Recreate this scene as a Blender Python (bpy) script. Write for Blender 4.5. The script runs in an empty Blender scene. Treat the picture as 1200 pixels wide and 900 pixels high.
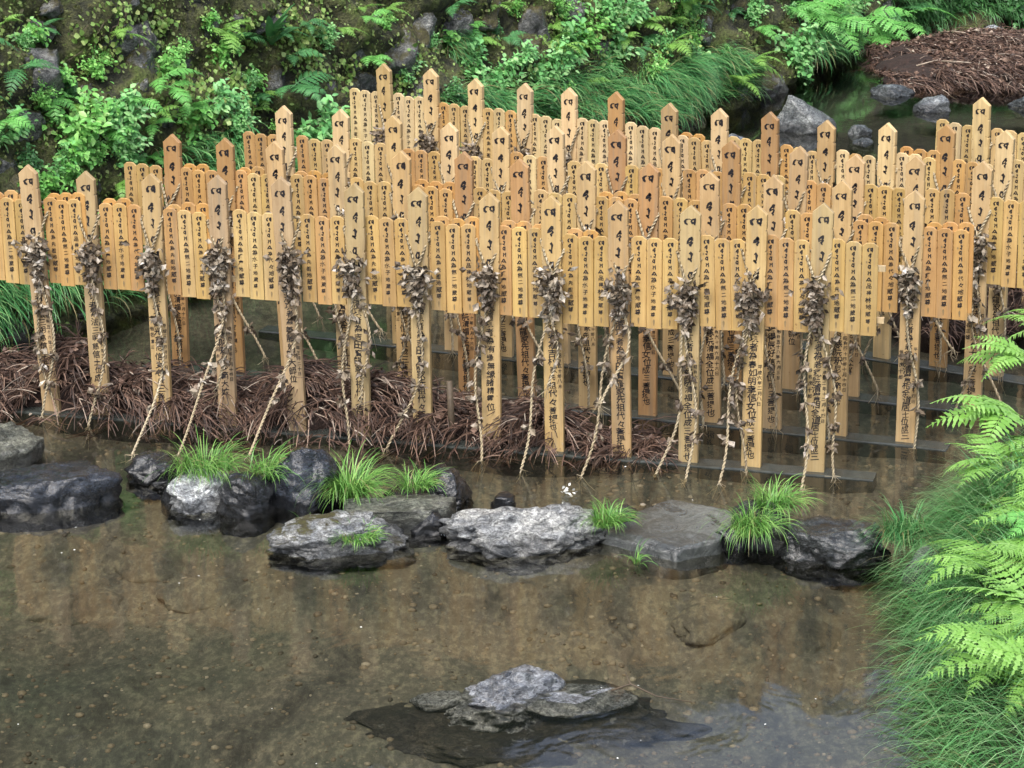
import bpy, math, random
import numpy as np
from mathutils import Vector, Matrix, noise

random.seed(11)
rng = np.random.default_rng(11)
C = bpy.context.scene.collection
sc = bpy.context.scene
R = math.radians

# ------------------------------------------------------------------ camera
cam_d = bpy.data.cameras.new('camera')
cam = bpy.data.objects.new('camera', cam_d)
C.objects.link(cam)
cam_d.sensor_width = 36
cam_d.lens = 94.464
cam_d.clip_end = 400
cam.matrix_world = (Matrix.Translation((0, 0, 4.5675)) @ Matrix.Rotation(R(90 - 18.061), 4, 'X')
                    @ Matrix.Rotation(R(-0.971), 4, 'Z'))
sc.camera = cam

# ------------------------------------------------------------------ world and sun (soft overcast daylight)
SUN_ELEV, SUN_AZ = R(58), R(200)          # azimuth measured from +Y (camera's heading) clockwise
world = bpy.data.worlds.new('World')
sc.world = world
world.use_nodes = True
wn = world.node_tree
for n in list(wn.nodes):
    wn.nodes.remove(n)
sky = wn.nodes.new('ShaderNodeTexSky')
sky.sky_type = 'NISHITA'
sky.sun_disc = False
sky.sun_elevation = SUN_ELEV
sky.sun_rotation = SUN_AZ
sky.air_density = 1.0
sky.dust_density = 3.0
hs = wn.nodes.new('ShaderNodeHueSaturation')
hs.inputs['Saturation'].default_value = 0.6
bg = wn.nodes.new('ShaderNodeBackground')
bg.inputs['Strength'].default_value = 0.15
wo = wn.nodes.new('ShaderNodeOutputWorld')
wn.links.new(sky.outputs[0], hs.inputs['Color'])
wn.links.new(hs.outputs[0], bg.inputs['Color'])
wn.links.new(bg.outputs[0], wo.inputs['Surface'])
sun_d = bpy.data.lights.new('sun', 'SUN')
sun_d.energy = 1.5
sun_d.angle = R(28)
sun_d.color = (1.0, 0.96, 0.9)
sun = bpy.data.objects.new('sun', sun_d)
C.objects.link(sun)
sd = Vector((math.sin(SUN_AZ) * math.cos(SUN_ELEV), math.cos(SUN_AZ) * math.cos(SUN_ELEV), math.sin(SUN_ELEV)))
sun.rotation_euler = (-sd).to_track_quat('-Z', 'Y').to_euler()
sun.location = (0, 0, 30)

sc.view_settings.view_transform = 'Standard'
sc.view_settings.look = 'None'
sc.view_settings.exposure = 1.32
sc.view_settings.gamma = 1
sc.render.engine = 'CYCLES'
sc.cycles.use_denoising = True
sc.cycles.max_bounces = 6
sc.cycles.diffuse_bounces = 3
sc.cycles.glossy_bounces = 3
sc.cycles.transmission_bounces = 3
sc.cycles.transparent_max_bounces = 8
sc.cycles.sample_clamp_indirect = 4


# ------------------------------------------------------------------ helpers
def link(o, parent=None):
    C.objects.link(o)
    if parent is not None:
        o.parent = parent
    return o


def tag(o, label=None, cat=None, group=None, kind=None):
    if label:
        o['label'] = label
    if cat:
        o['category'] = cat
    if group:
        o['group'] = group
    if kind:
        o['kind'] = kind
    return o


def empty(name, loc=(0, 0, 0), rz=0.0):
    o = bpy.data.objects.new(name, None)
    o.empty_display_size = 0.05
    C.objects.link(o)
    o.location = loc
    o.rotation_euler = (0, 0, rz)
    return o


def mesh_np(name, V, F, mats, smooth=False, mat_idx=None):
    """V (n,3) array, F (m,k) array or list of faces."""
    me = bpy.data.meshes.new(name)
    V = np.asarray(V, dtype=np.float32)
    if isinstance(F, np.ndarray):
        m, k = F.shape
        me.vertices.add(len(V))
        me.vertices.foreach_set('co', V.ravel())
        me.loops.add(m * k)
        me.loops.foreach_set('vertex_index', F.astype(np.int32).ravel())
        me.polygons.add(m)
        me.polygons.foreach_set('loop_start', (np.arange(m) * k).astype(np.int32))
        me.update(calc_edges=True)
    else:
        me.from_pydata([tuple(map(float, v)) for v in V], [], F)
    for mt in (mats if isinstance(mats, (list, tuple)) else [mats]):
        me.materials.append(mt)
    if smooth:
        me.polygons.foreach_set('use_smooth', np.ones(len(me.polygons), dtype=bool))
    if mat_idx is not None:
        me.polygons.foreach_set('material_index', np.asarray(mat_idx, dtype=np.int32))
    me.update()
    return me


def obj(name, me, parent=None, loc=None, rz=None):
    o = bpy.data.objects.new(name, me)
    link(o, parent)
    if loc is not None:
        o.location = loc
    if rz is not None:
        o.rotation_euler = (0, 0, rz)
    return o


class MB:
    """collects shapes into one mesh"""

    def __init__(self):
        self.V, self.F, self.n = [], [], 0

    def add(self, V, F):
        V = np.asarray(V, dtype=np.float64)
        self.V.append(V)
        for f in F:
            self.F.append(tuple(int(i) + self.n for i in f))
        self.n += len(V)

    def tube(self, path, r0, r1=None, k=5, cap=True):
        P = np.asarray(path, dtype=np.float64)
        n = len(P)
        r1 = r0 if r1 is None else r1
        T = np.gradient(P, axis=0)
        T /= np.linalg.norm(T, axis=1)[:, None] + 1e-9
        up = np.array([0.13, 0.21, 0.97])
        if abs(T[n // 2] @ up) > 0.9:
            up = np.array([0.9, 0.4, 0.1])
        A = np.cross(T, up)
        A /= np.linalg.norm(A, axis=1)[:, None] + 1e-9
        B = np.cross(T, A)
        rad = np.linspace(r0, r1, n)
        ang = np.arange(k) / k * 2 * np.pi
        V = (P[:, None] + rad[:, None, None] * (np.cos(ang)[None, :, None] * A[:, None] + np.sin(ang)[None, :, None] * B[:, None])).reshape(-1, 3)
        F = []
        for i in range(n - 1):
            for j in range(k):
                a, b = i * k + j, i * k + (j + 1) % k
                F.append((a, b, b + k, a + k))
        if cap:
            F.append(tuple(range(k))[::-1])
            F.append(tuple(range((n - 1) * k, n * k)))
        self.add(V, F)

    def rope(self, path, r=0.0085, pitch=0.045):
        """two strands twisted round each other"""
        P = np.asarray(path, dtype=np.float64)
        seg = np.linalg.norm(np.diff(P, axis=0), axis=1)
        s = np.concatenate([[0], np.cumsum(seg)])
        n = max(6, int(s[-1] / pitch * 6))
        q = np.linspace(0, s[-1], n)
        Q = np.stack([np.interp(q, s, P[:, i]) for i in range(3)], 1)
        for _ in range(3):
            Q[1:-1] = (Q[:-2] + 2 * Q[1:-1] + Q[2:]) / 4
        T = np.gradient(Q, axis=0)
        T /= np.linalg.norm(T, axis=1)[:, None] + 1e-9
        A = np.cross(T, np.array([0.1, 0.95, 0.15]))
        A /= np.linalg.norm(A, axis=1)[:, None] + 1e-9
        B = np.cross(T, A)
        for ph in (0, np.pi):
            an = q / pitch * 2 * np.pi + ph
            S = Q + 0.55 * r * (np.cos(an)[:, None] * A + np.sin(an)[:, None] * B)
            self.tube(S, r * 0.62, k=4, cap=False)

    def box(self, x0, x1, y0, y1, z0, z1):
        V = [(x, y, z) for z in (z0, z1) for y in (y0, y1) for x in (x0, x1)]
        self.add(V, [(0, 2, 3, 1), (4, 5, 7, 6), (0, 1, 5, 4), (1, 3, 7, 5), (3, 2, 6, 7), (2, 0, 4, 6)])

    def mesh(self, name, mats, smooth=False):
        return mesh_np(name, np.concatenate(self.V), self.F, mats, smooth)


# ------------------------------------------------------------------ materials
def new_mat(name):
    m = bpy.data.materials.new(name)
    m.use_nodes = True
    t = m.node_tree
    t.nodes.clear()
    out = t.nodes.new('ShaderNodeOutputMaterial')
    p = t.nodes.new('ShaderNodeBsdfPrincipled')
    t.links.new(p.outputs[0], out.inputs['Surface'])
    return m, t, p, out


def N(t, kind, **kw):
    n = t.nodes.new(kind)
    for k, v in kw.items():
        if k in n.inputs.keys():
            n.inputs[k].default_value = v
        else:
            setattr(n, k, v)
    return n


def ramp(t, fac, stops, interp='LINEAR'):
    r = t.nodes.new('ShaderNodeValToRGB')
    r.color_ramp.interpolation = interp
    e = r.color_ramp.elements
    while len(e) < len(stops):
        e.new(0.5)
    for el, (p, c) in zip(e, stops):
        el.position = p
        el.color = (c[0], c[1], c[2], 1) if len(c) == 3 else c
    t.links.new(fac, r.inputs['Fac'])
    return r.outputs['Color']


def mixc(t, fac, a, b, blend='MIX'):
    m = t.nodes.new('ShaderNodeMix')
    m.data_type = 'RGBA'
    m.blend_type = blend
    for sock, v in ((m.inputs['Factor'], fac), (m.inputs[6], a), (m.inputs[7], b)):
        if isinstance(v, (int, float)):
            sock.default_value = v
        elif isinstance(v, tuple):
            sock.default_value = (v[0], v[1], v[2], 1)
        else:
            t.links.new(v, sock)
    return m.outputs[2]


def noise_tex(t, scale, detail=4, rough=0.55, vec=None, dist=0.0):
    n = N(t, 'ShaderNodeTexNoise', Scale=scale, Detail=detail, Roughness=rough, Distortion=dist)
    if vec is not None:
        t.links.new(vec, n.inputs['Vector'])
    return n.outputs['Fac']


def coords(t, which='Object', scale=None):
    tc = t.nodes.new('ShaderNodeTexCoord')
    o = tc.outputs[which]
    if scale:
        mp = t.nodes.new('ShaderNodeMapping')
        mp.inputs['Scale'].default_value = scale
        t.links.new(o, mp.inputs['Vector'])
        o = mp.outputs[0]
    return o


def worldpos(t, scale=None):
    g = t.nodes.new('ShaderNodeNewGeometry')
    o = g.outputs['Position']
    if scale:
        mp = t.nodes.new('ShaderNodeMapping')
        mp.inputs['Scale'].default_value = scale
        t.links.new(o, mp.inputs['Vector'])
        o = mp.outputs[0]
    return o


def bump(t, p, h, strength=0.3, dist=0.01):
    b = N(t, 'ShaderNodeBump', Strength=strength, Distance=dist)
    t.links.new(h, b.inputs['Height'])
    t.links.new(b.outputs[0], p.inputs['Normal'])


def m_wood():
    m, t, p, out = new_mat('sawn_wood')
    oi = t.nodes.new('ShaderNodeObjectInfo')
    wp = worldpos(t, (60, 60, 2.2))
    g = noise_tex(t, 1.0, 5, 0.6, wp, 0.6)
    gc = ramp(t, g, [(0.25, (0.80, 0.76, 0.70)), (0.55, (1, 1, 1)), (0.8, (1.08, 1.06, 1.02))])
    col = mixc(t, 1.0, oi.outputs['Color'], gc, 'MULTIPLY')
    blot = noise_tex(t, 9.0, 4, 0.6, worldpos(t, (1, 1, 0.5)))
    bl = ramp(t, blot, [(0.38, (0.74, 0.68, 0.60)), (0.6, (1, 1, 1))])
    col = mixc(t, 0.55, col, mixc(t, 1.0, col, bl, 'MULTIPLY'))
    stk = noise_tex(t, 1.0, 4, 0.6, worldpos(t, (34, 34, 1.6)))
    sf = ramp(t, stk, [(0.50, (0, 0, 0)), (0.72, (1, 1, 1))])
    col = mixc(t, sf, col, mixc(t, 0.55, col, (0.20, 0.165, 0.115)))          # grey rain streaks
    sp = noise_tex(t, 55.0, 2, 0.5, worldpos(t))
    spf = ramp(t, sp, [(0.70, (0, 0, 0)), (0.78, (1, 1, 1))])
    col = mixc(t, spf, col, mixc(t, 1.0, col, (0.6, 0.52, 0.45), 'MULTIPLY'))
    t.links.new(col, p.inputs['Base Color'])
    p.inputs['Roughness'].default_value = 0.62
    bump(t, p, g, 0.15, 0.002)
    return m


def m_plain(name, col, rough=0.6, spec=0.5):
    m, t, p, out = new_mat(name)
    n = noise_tex(t, 25, 3, 0.6, worldpos(t))
    c = ramp(t, n, [(0.3, tuple(v * 0.7 for v in col)), (0.7, tuple(min(1, v * 1.25) for v in col))])
    t.links.new(c, p.inputs['Base Color'])
    p.inputs['Roughness'].default_value = rough
    p.inputs['Specular IOR Level'].default_value = spec
    return m


def m_leaf(name, c0, c1, c2, rough=0.42, trans=0.28, dead=0.0):
    """leaf colour varies from leaf to leaf"""
    m, t, p, out = new_mat(name)
    g = t.nodes.new('ShaderNodeNewGeometry')
    st = [(0.0, c0), (0.5, c1), (1.0, c2)]
    if dead:                                       # a few straw-coloured dead blades
        st = [(0.0, (0.34, 0.29, 0.15)), (dead, (0.28, 0.26, 0.11)), (dead + 0.01, c0), (0.55, c1), (1.0, c2)]
    rc = ramp(t, g.outputs['Random Per Island'], st)
    n = noise_tex(t, 5.0, 3, 0.6, worldpos(t))
    nc = ramp(t, n, [(0.3, (0.75, 0.8, 0.75)), (0.7, (1.15, 1.12, 1.05))])
    col = mixc(t, 1.0, rc, nc, 'MULTIPLY')
    t.links.new(col, p.inputs['Base Color'])
    p.inputs['Roughness'].default_value = rough
    tr = t.nodes.new('ShaderNodeBsdfTranslucent')
    t.links.new(col, tr.inputs['Color'])
    mx = t.nodes.new('ShaderNodeMixShader')
    mx.inputs[0].default_value = trans
    t.links.new(p.outputs[0], mx.inputs[1])
    t.links.new(tr.outputs[0], mx.inputs[2])
    t.links.new(mx.outputs[0], out.inputs['Surface'])
    return m


def m_island(name, stops, rough=0.7, trans=0.0):
    m, t, p, out = new_mat(name)
    g = t.nodes.new('ShaderNodeNewGeometry')
    rc = ramp(t, g.outputs['Random Per Island'], stops)
    n = noise_tex(t, 70.0, 2, 0.6, worldpos(t))
    col = mixc(t, 1.0, rc, ramp(t, n, [(0.3, (0.7, 0.7, 0.7)), (0.7, (1.15, 1.15, 1.15))]), 'MULTIPLY')
    t.links.new(col, p.inputs['Base Color'])
    p.inputs['Roughness'].default_value = rough
    return m


def m_rock(name, moss=0.0, wet=0.5, shade_band=1.0, grain=1.0):
    """tone from the object's own colour; mottled, veined, partly wet"""
    m, t, p, out = new_mat(name)
    oi = t.nodes.new('ShaderNodeObjectInfo')
    wp = worldpos(t)
    n1 = noise_tex(t, 6.0, 9, 0.68, wp, 0.8)
    n2 = noise_tex(t, 38.0, 8, 0.78, worldpos(t, (1, 1, 1.9)), 1.0)
    n3 = noise_tex(t, 11.0, 5, 0.6, worldpos(t, (1, 1, 3.0)), 2.2)
    c = mixc(t, 1.0, oi.outputs['Color'], ramp(t, n1, [(0.34, (0.22, 0.24, 0.28)), (0.48, (0.85, 0.86, 0.88)), (0.62, (1.6, 1.57, 1.52))]), 'MULTIPLY')
    c = mixc(t, grain, c, mixc(t, 1.0, c, ramp(t, n2, [(0.38, (0.28, 0.28, 0.30)), (0.5, (1, 1, 1)), (0.60, (2.0, 2.0, 2.0))]), 'MULTIPLY'))
    vein = ramp(t, n3, [(0.455, (1, 1, 1)), (0.495, (0.22, 0.22, 0.22)), (0.53, (1, 1, 1))])
    c = mixc(t, 0.75 * grain, c, mixc(t, 1.0, c, vein, 'MULTIPLY'))
    lich = noise_tex(t, 17.0, 5, 0.6, wp, 0.3)
    lf = ramp(t, lich, [(0.62, (0, 0, 0)), (0.68, (1, 1, 1))])
    c = mixc(t, lf, c, mixc(t, 0.36 - 0.28 * wet, c, (0.46, 0.47, 0.45)))
    lo = max(0.10, 0.62 - 0.50 * wet)
    rg = ramp(t, n1, [(0.35, (lo,) * 3), (0.65, (lo + 0.2,) * 3)])
    if moss > 0:
        g = t.nodes.new('ShaderNodeNewGeometry')
        sx = t.nodes.new('ShaderNodeSeparateXYZ')
        t.links.new(g.outputs['Normal'], sx.inputs[0])
        mn = noise_tex(t, 4.5, 7, 0.7, wp)
        ma = N(t, 'ShaderNodeMath', operation='MULTIPLY_ADD')
        t.links.new(sx.outputs['Z'], ma.inputs[0])
        ma.inputs[1].default_value = 0.22
        t.links.new(mn, ma.inputs[2])
        mf = ramp(t, ma.outputs[0], [(0.74 - 0.3 * moss, (0, 0, 0)), (0.84 - 0.3 * moss, (1, 1, 1))])
        mv = noise_tex(t, 24.0, 8, 0.8, wp)
        mc = ramp(t, mv, [(0.28, (0.016, 0.014, 0.007)), (0.45, (0.058, 0.048, 0.016)), (0.58, (0.085, 0.080, 0.020)), (0.75, (0.15, 0.16, 0.035))])
        c = mixc(t, mf, c, mc)
        rg = mixc(t, mf, rg, (0.9, 0.9, 0.9))
    # shade under the stones put into the colour, ragged, just above the water
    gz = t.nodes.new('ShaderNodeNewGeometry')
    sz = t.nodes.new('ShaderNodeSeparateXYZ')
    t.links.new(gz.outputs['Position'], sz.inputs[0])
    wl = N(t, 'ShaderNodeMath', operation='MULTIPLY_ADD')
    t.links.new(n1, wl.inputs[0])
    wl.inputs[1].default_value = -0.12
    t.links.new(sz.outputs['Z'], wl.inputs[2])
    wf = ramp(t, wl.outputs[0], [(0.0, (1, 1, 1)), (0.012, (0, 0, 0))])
    c = mixc(t, wf, c, mixc(t, shade_band, c, mixc(t, 1.0, c, (0.36, 0.36, 0.36), 'MULTIPLY')))
    t.links.new(c, p.inputs['Base Color'])
    t.links.new(rg, p.inputs['Roughness'])
    p.inputs['Specular IOR Level'].default_value = 0.55 - 0.4 * wet
    hsum = N(t, 'ShaderNodeMath', operation='MULTIPLY_ADD')
    t.links.new(n2, hsum.inputs[0])
    hsum.inputs[1].default_value = 0.6
    t.links.new(n1, hsum.inputs[2])
    bump(t, p, hsum.outputs[0], grain, 0.045)
    cb = N(t, 'ShaderNodeBump', Strength=0.45, Distance=0.05)
    t.links.new(n1, cb.inputs['Height'])
    t.links.new(cb.outputs[0], p.inputs['Coat Normal'])
    p.inputs['Coat Weight'].default_value = max(0.0, wet - 0.1)
    p.inputs['Coat Roughness'].default_value = 0.07
    p.inputs['Coat IOR'].default_value = 1.55
    return m


def m_bed():
    m, t, p, out = new_mat('river_bed')
    wp = worldpos(t)
    big = noise_tex(t, 0.7, 5, 0.6, wp)
    c = ramp(t, big, [(0.32, (0.038, 0.046, 0.038)), (0.46, (0.070, 0.071, 0.057)), (0.58, (0.092, 0.085, 0.068)), (0.72, (0.057, 0.063, 0.051))])
    mid = noise_tex(t, 2.6, 7, 0.68, worldpos(t, (1, 0.5, 1)), 1.0)
    c = mixc(t, 1.0, c, ramp(t, mid, [(0.32, (0.30, 0.29, 0.29)), (0.47, (0.95, 0.95, 0.95)), (0.68, (1.35, 1.32, 1.22))]), 'MULTIPLY')
    fine = noise_tex(t, 30.0, 6, 0.75, worldpos(t, (1, 0.55, 1)))
    c = mixc(t, 1.0, c, ramp(t, fine, [(0.3, (0.5, 0.5, 0.5)), (0.5, (1, 1, 1)), (0.62, (1.9, 1.85, 1.7))]), 'MULTIPLY')
    t.links.new(c, p.inputs['Base Color'])
    p.inputs['Roughness'].default_value = 0.9
    bump(t, p, fine, 0.6, 0.02)
    return m


def m_water():
    m, t, p, out = new_mat('clear_shallow_water')
    t.nodes.remove(p)
    wp = worldpos(t, (1.0, 0.7, 1))
    n1 = noise_tex(t, 3.0, 3, 0.5, wp, 0.5)
    n2 = noise_tex(t, 14.0, 2, 0.5, wp, 0.3)
    s = N(t, 'ShaderNodeMath', operation='MULTIPLY_ADD')
    t.links.new(n2, s.inputs[0])
    s.inputs[1].default_value = 0.05
    t.links.new(n1, s.inputs[2])
    b = N(t, 'ShaderNodeBump', Strength=0.07, Distance=0.05)
    t.links.new(s.outputs[0], b.inputs['Height'])
    gl = N(t, 'ShaderNodeBsdfGlossy', Roughness=0.06)
    gl.inputs['Color'].default_value = (0.95, 0.97, 1, 1)
    t.links.new(b.outputs[0], gl.inputs['Normal'])
    tr = t.nodes.new('ShaderNodeBsdfTransparent')
    tr.inputs['Color'].default_value = (0.80, 0.79, 0.72, 1)
    fr = N(t, 'ShaderNodeFresnel', IOR=1.45)
    t.links.new(b.outputs[0], fr.inputs['Normal'])
    mx = t.nodes.new('ShaderNodeMixShader')
    t.links.new(fr.outputs[0], mx.inputs[0])
    t.links.new(tr.outputs[0], mx.inputs[1])
    t.links.new(gl.outputs[0], mx.inputs[2])
    t.links.new(mx.outputs[0], out.inputs['Surface'])
    return m


def m_earth(name, stops, scale=7.0, bd=0.05):
    m, t, p, out = new_mat(name)
    wp = worldpos(t)
    n = noise_tex(t, scale, 8, 0.7, wp, 0.6)
    c = ramp(t, n, stops)
    n2 = noise_tex(t, scale * 9, 4, 0.7, wp)
    c = mixc(t, 1.0, c, ramp(t, n2, [(0.3, (0.5, 0.5, 0.5)), (0.7, (1.4, 1.4, 1.4))]), 'MULTIPLY')
    t.links.new(c, p.inputs['Base Color'])
    p.inputs['Roughness'].default_value = 0.92
    hsum = N(t, 'ShaderNodeMath', operation='MULTIPLY_ADD')
    t.links.new(n2, hsum.inputs[0])
    hsum.inputs[1].default_value = 0.35
    t.links.new(n, hsum.inputs[2])
    bump(t, p, hsum.outputs[0], 1.0, bd)
    return m


M = {}
M['wood'] = m_wood()
M['ink'] = m_plain('black_brush_ink', (0.012, 0.010, 0.012), 0.5)
M['stain'] = m_plain('grey_brown_smudge', (0.20, 0.14, 0.065), 0.7)
M['beam'] = m_plain('wet_dark_timber', (0.045, 0.05, 0.045), 0.22)
M['rope'] = m_island('straw_rope', [(0, (0.22, 0.17, 0.10)), (0.5, (0.36, 0.29, 0.18)), (1, (0.46, 0.40, 0.28))])
M['dry_leaf'] = m_island('withered_leaf', [(0, (0.06, 0.042, 0.026)), (0.4, (0.15, 0.115, 0.078)), (0.75, (0.27, 0.225, 0.165)), (0.93, (0.42, 0.37, 0.30)), (1, (0.62, 0.57, 0.51))], 0.5)
M['dry_leaf_brown'] = m_island('withered_brown_leaf', [(0, (0.05, 0.034, 0.02)), (0.4, (0.12, 0.088, 0.058)), (0.8, (0.22, 0.175, 0.125)), (1, (0.40, 0.35, 0.29))], 0.5)
M['twig'] = m_island('dead_cedar_foliage', [(0, (0.022, 0.013, 0.009)), (0.4, (0.070, 0.038, 0.026)), (0.75, (0.130, 0.074, 0.050)), (0.92, (0.21, 0.135, 0.095)), (1, (0.40, 0.34, 0.27))], 0.65)
M['mulch'] = m_earth('packed_dead_foliage', [(0.3, (0.012, 0.007, 0.005)), (0.6, (0.05, 0.026, 0.018)), (0.8, (0.10, 0.055, 0.038))], 14)
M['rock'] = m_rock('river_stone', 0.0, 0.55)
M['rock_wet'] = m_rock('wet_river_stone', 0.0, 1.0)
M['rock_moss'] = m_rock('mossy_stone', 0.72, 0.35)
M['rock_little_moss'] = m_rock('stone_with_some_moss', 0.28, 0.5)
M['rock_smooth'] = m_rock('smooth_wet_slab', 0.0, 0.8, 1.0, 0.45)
M['rock_fore'] = m_rock('wet_pool_rock', 0.0, 0.9, 0.0)
M['rock_sunk'] = m_rock('sunken_stone', 0.0, 0.2, 0.0)
M['bed'] = m_bed()
M['water'] = m_water()
M['bed_dark'] = m_earth('darkened_upstream_bed', [(0.3, (0.012, 0.012, 0.012)), (0.7, (0.038, 0.037, 0.034))], 2.0, 0.02)  # darkness of deeper water put into the bed colour
M['earth'] = m_earth('mossy_earth', [(0.30, (0.008, 0.008, 0.006)), (0.42, (0.045, 0.048, 0.026)), (0.52, (0.105, 0.112, 0.042)), (0.62, (0.135, 0.175, 0.046)), (0.78, (0.19, 0.27, 0.065))], 6.0, 0.12)
M['unseen_hill'] = m_earth('unseen_wooded_slope', [(0.3, (0.008, 0.014, 0.006)), (0.6, (0.03, 0.05, 0.018)), (0.8, (0.05, 0.08, 0.03))], 1.2, 0.3)
M['bank'] = m_earth('bank_soil', [(0.3, (0.015, 0.02, 0.008)), (0.7, (0.045, 0.06, 0.02))], 6.0, 0.05)
M['grass_teal'] = m_leaf('bluish_green_grass', (0.05, 0.19, 0.06), (0.09, 0.30, 0.10), (0.26, 0.46, 0.18), 0.35, 0.3, 0.06)
M['grass_bright'] = m_leaf('fresh_green_grass', (0.072, 0.204, 0.042), (0.144, 0.336, 0.066), (0.288, 0.480, 0.132), 0.4, 0.3, 0.05)
M['fern_light'] = m_leaf('light_green_fern', (0.17, 0.36, 0.06), (0.21, 0.42, 0.085), (0.26, 0.47, 0.12), 0.45, 0.3)
M['fern_mid'] = m_leaf('green_fern', (0.118, 0.381, 0.079), (0.159, 0.444, 0.103), (0.222, 0.523, 0.143), 0.45, 0.3)
M['fern_deep'] = m_leaf('deep_green_fern', (0.055, 0.193, 0.069), (0.083, 0.262, 0.090), (0.124, 0.331, 0.117), 0.45, 0.3)
M['leaf_teal'] = m_leaf('bluish_green_leaves', (0.121, 0.356, 0.112), (0.198, 0.495, 0.166), (0.350, 0.570, 0.254), 0.4, 0.25)
M['leaf_green'] = m_leaf('green_leaves', (0.120, 0.339, 0.070), (0.200, 0.520, 0.120), (0.339, 0.600, 0.181), 0.4, 0.25)
M['leaf_deep'] = m_leaf('deep_green_leaves', (0.039, 0.133, 0.039), (0.070, 0.203, 0.062), (0.125, 0.296, 0.101), 0.4, 0.2)
M['vine'] = m_leaf('pale_yellow_green_leaves', (0.115, 0.230, 0.046), (0.230, 0.368, 0.092), (0.437, 0.506, 0.196), 0.45, 0.25)
M['strap'] = m_leaf('glossy_strap_leaves', (0.03, 0.11, 0.04), (0.055, 0.17, 0.06), (0.10, 0.24, 0.09), 0.22, 0.15)
M['stem'] = m_plain('brown_stems', (0.07, 0.05, 0.03), 0.7)
M['petal'] = m_plain('white_petals', (0.72, 0.72, 0.68), 0.6)

# ------------------------------------------------------------------ setting: river bed, water, unseen hillside
def fbm(p, sc_=1.0, oct_=4):
    return noise.fractal(Vector(p) * sc_, 1.0, 2.0, oct_)


def bed_z(x, y):
    return -0.085 + 0.07 * fbm((x, y * 0.8, 3.1), 1.1, 4) - 0.05 * max(0, min(1, (12.0 - y)))


def grid_mesh(name, xs, ys, zf, mat):
    X, Y = np.meshgrid(xs, ys)
    Z = np.array([[zf(x, y) for x in xs] for y in ys])
    nx, ny = len(xs), len(ys)
    V = np.stack([X.ravel(), Y.ravel(), Z.ravel()], 1)
    i = np.arange(nx * ny).reshape(ny, nx)
    F = np.stack([i[:-1, :-1].ravel(), i[:-1, 1:].ravel(), i[1:, 1:].ravel(), i[1:, :-1].ravel()], 1)
    return mesh_np(name, V, F, mat, True)


bed = obj('river_bed', grid_mesh('river_bed', np.linspace(-9, 11, 180), np.concatenate([np.linspace(-6, 8, 20), np.linspace(8.15, 14, 70), np.linspace(14.2, 16.6, 12)]),
          lambda x, y: bed_z(x, y), M['bed']))
tag(bed, kind='structure')
bed = obj('river_bed', grid_mesh('river_bed', np.linspace(-9, 11, 80), np.linspace(16.6, 44, 50), lambda x, y: bed_z(x, y) - .12 * min(1, (y - 16.6)), M['bed_dark']))
tag(bed, kind='structure')
wv = [(-9, -6, 0), (11, -6, 0), (11, 44, 0), (-9, 44, 0)]
water = obj('river_water', mesh_np('river_water', wv, [(0, 1, 2, 3)], M['water']))
tag(water, kind='structure')

# rock wall footline (world metres) that the bank follows
WALL = [(-8.5, 7.2), (-5.5, 11.2), (-2.75, 14.85), (1.79, 20.9), (3.05, 23.4), (6.5, 25.5), (11, 27)]
WS = [-5.0]
WS = [-(math.dist(WALL[0], WALL[1]))]
for a, b in zip(WALL[:-1], WALL[1:]):
    WS.append(WS[-1] + math.dist(a, b))
LEAN = 0.30


def wall_pt(s, z, off=0.0):
    """point on the leaning wall face: s metres along its foot, z up, off metres out of the face"""
    for k in range(len(WALL) - 1):
        if s <= WS[k + 1] or k == len(WALL) - 2:
            a, b = Vector(WALL[k]), Vector(WALL[k + 1])
            u = (b - a).normalized()
            p = a + u * (s - WS[k])
            n = Vector((u.y, -u.x))
            q = p - n * LEAN * z + n * off
            return Vector((q.x, q.y, z + off * LEAN)), Vector((n.x, n.y, LEAN)).normalized(), Vector((u.x, u.y, 0))


def wall_bumps(s, z):
    return 0.22 * fbm((s, z * 1.3, 0.5), 1.8, 5) + 0.05 * fbm((s, z, 7.5), 6.0, 3)


wall = empty('rock_wall', (0, 0, 0))
tag(wall, 'mossy rough stone wall overgrown with ferns and creepers along the stream', 'wall')
ss = np.concatenate([np.linspace(-4, 4, 40), np.linspace(4.04, 17.5, 380), np.linspace(17.6, 20, 10)])
zs = np.linspace(-0.35, 3.4, 110)
V = []
for z in zs:
    for s in ss:
        p, n, u = wall_pt(s, z, wall_bumps(s, z))
        V.append(p)
i = np.arange(len(zs) * len(ss)).reshape(len(zs), len(ss))
F = np.stack([i[:-1, :-1].ravel(), i[:-1, 1:].ravel(), i[1:, 1:].ravel(), i[1:, :-1].ravel()], 1)
obj('earth_face', mesh_np('earth_face', V, F, M['earth'], True), wall)

# unseen wooded slope behind the wall, pitched to steer what the water reflects
V, F = [], []
hs_ = np.linspace(-5, 21, 60)
for j in range(14):
    for s in hs_:
        p, n, u = wall_pt(float(s), 3.3)
        d = j * 0.8
        q = p - Vector((n.x, n.y, 0)).normalized() * d + Vector((0, 0, d * 0.88 + 1.1 * fbm((s, d, 1.7), 0.9, 4) * min(1, j)))
        V.append(q)
i = np.arange(14 * 60).reshape(14, 60)
F = np.stack([i[:-1, :-1].ravel(), i[:-1, 1:].ravel(), i[1:, 1:].ravel(), i[1:, :-1].ravel()], 1)
tag(obj('unseen_hillside', mesh_np('unseen_hillside', V, F, M['unseen_hill'], True)), kind='structure')

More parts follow.
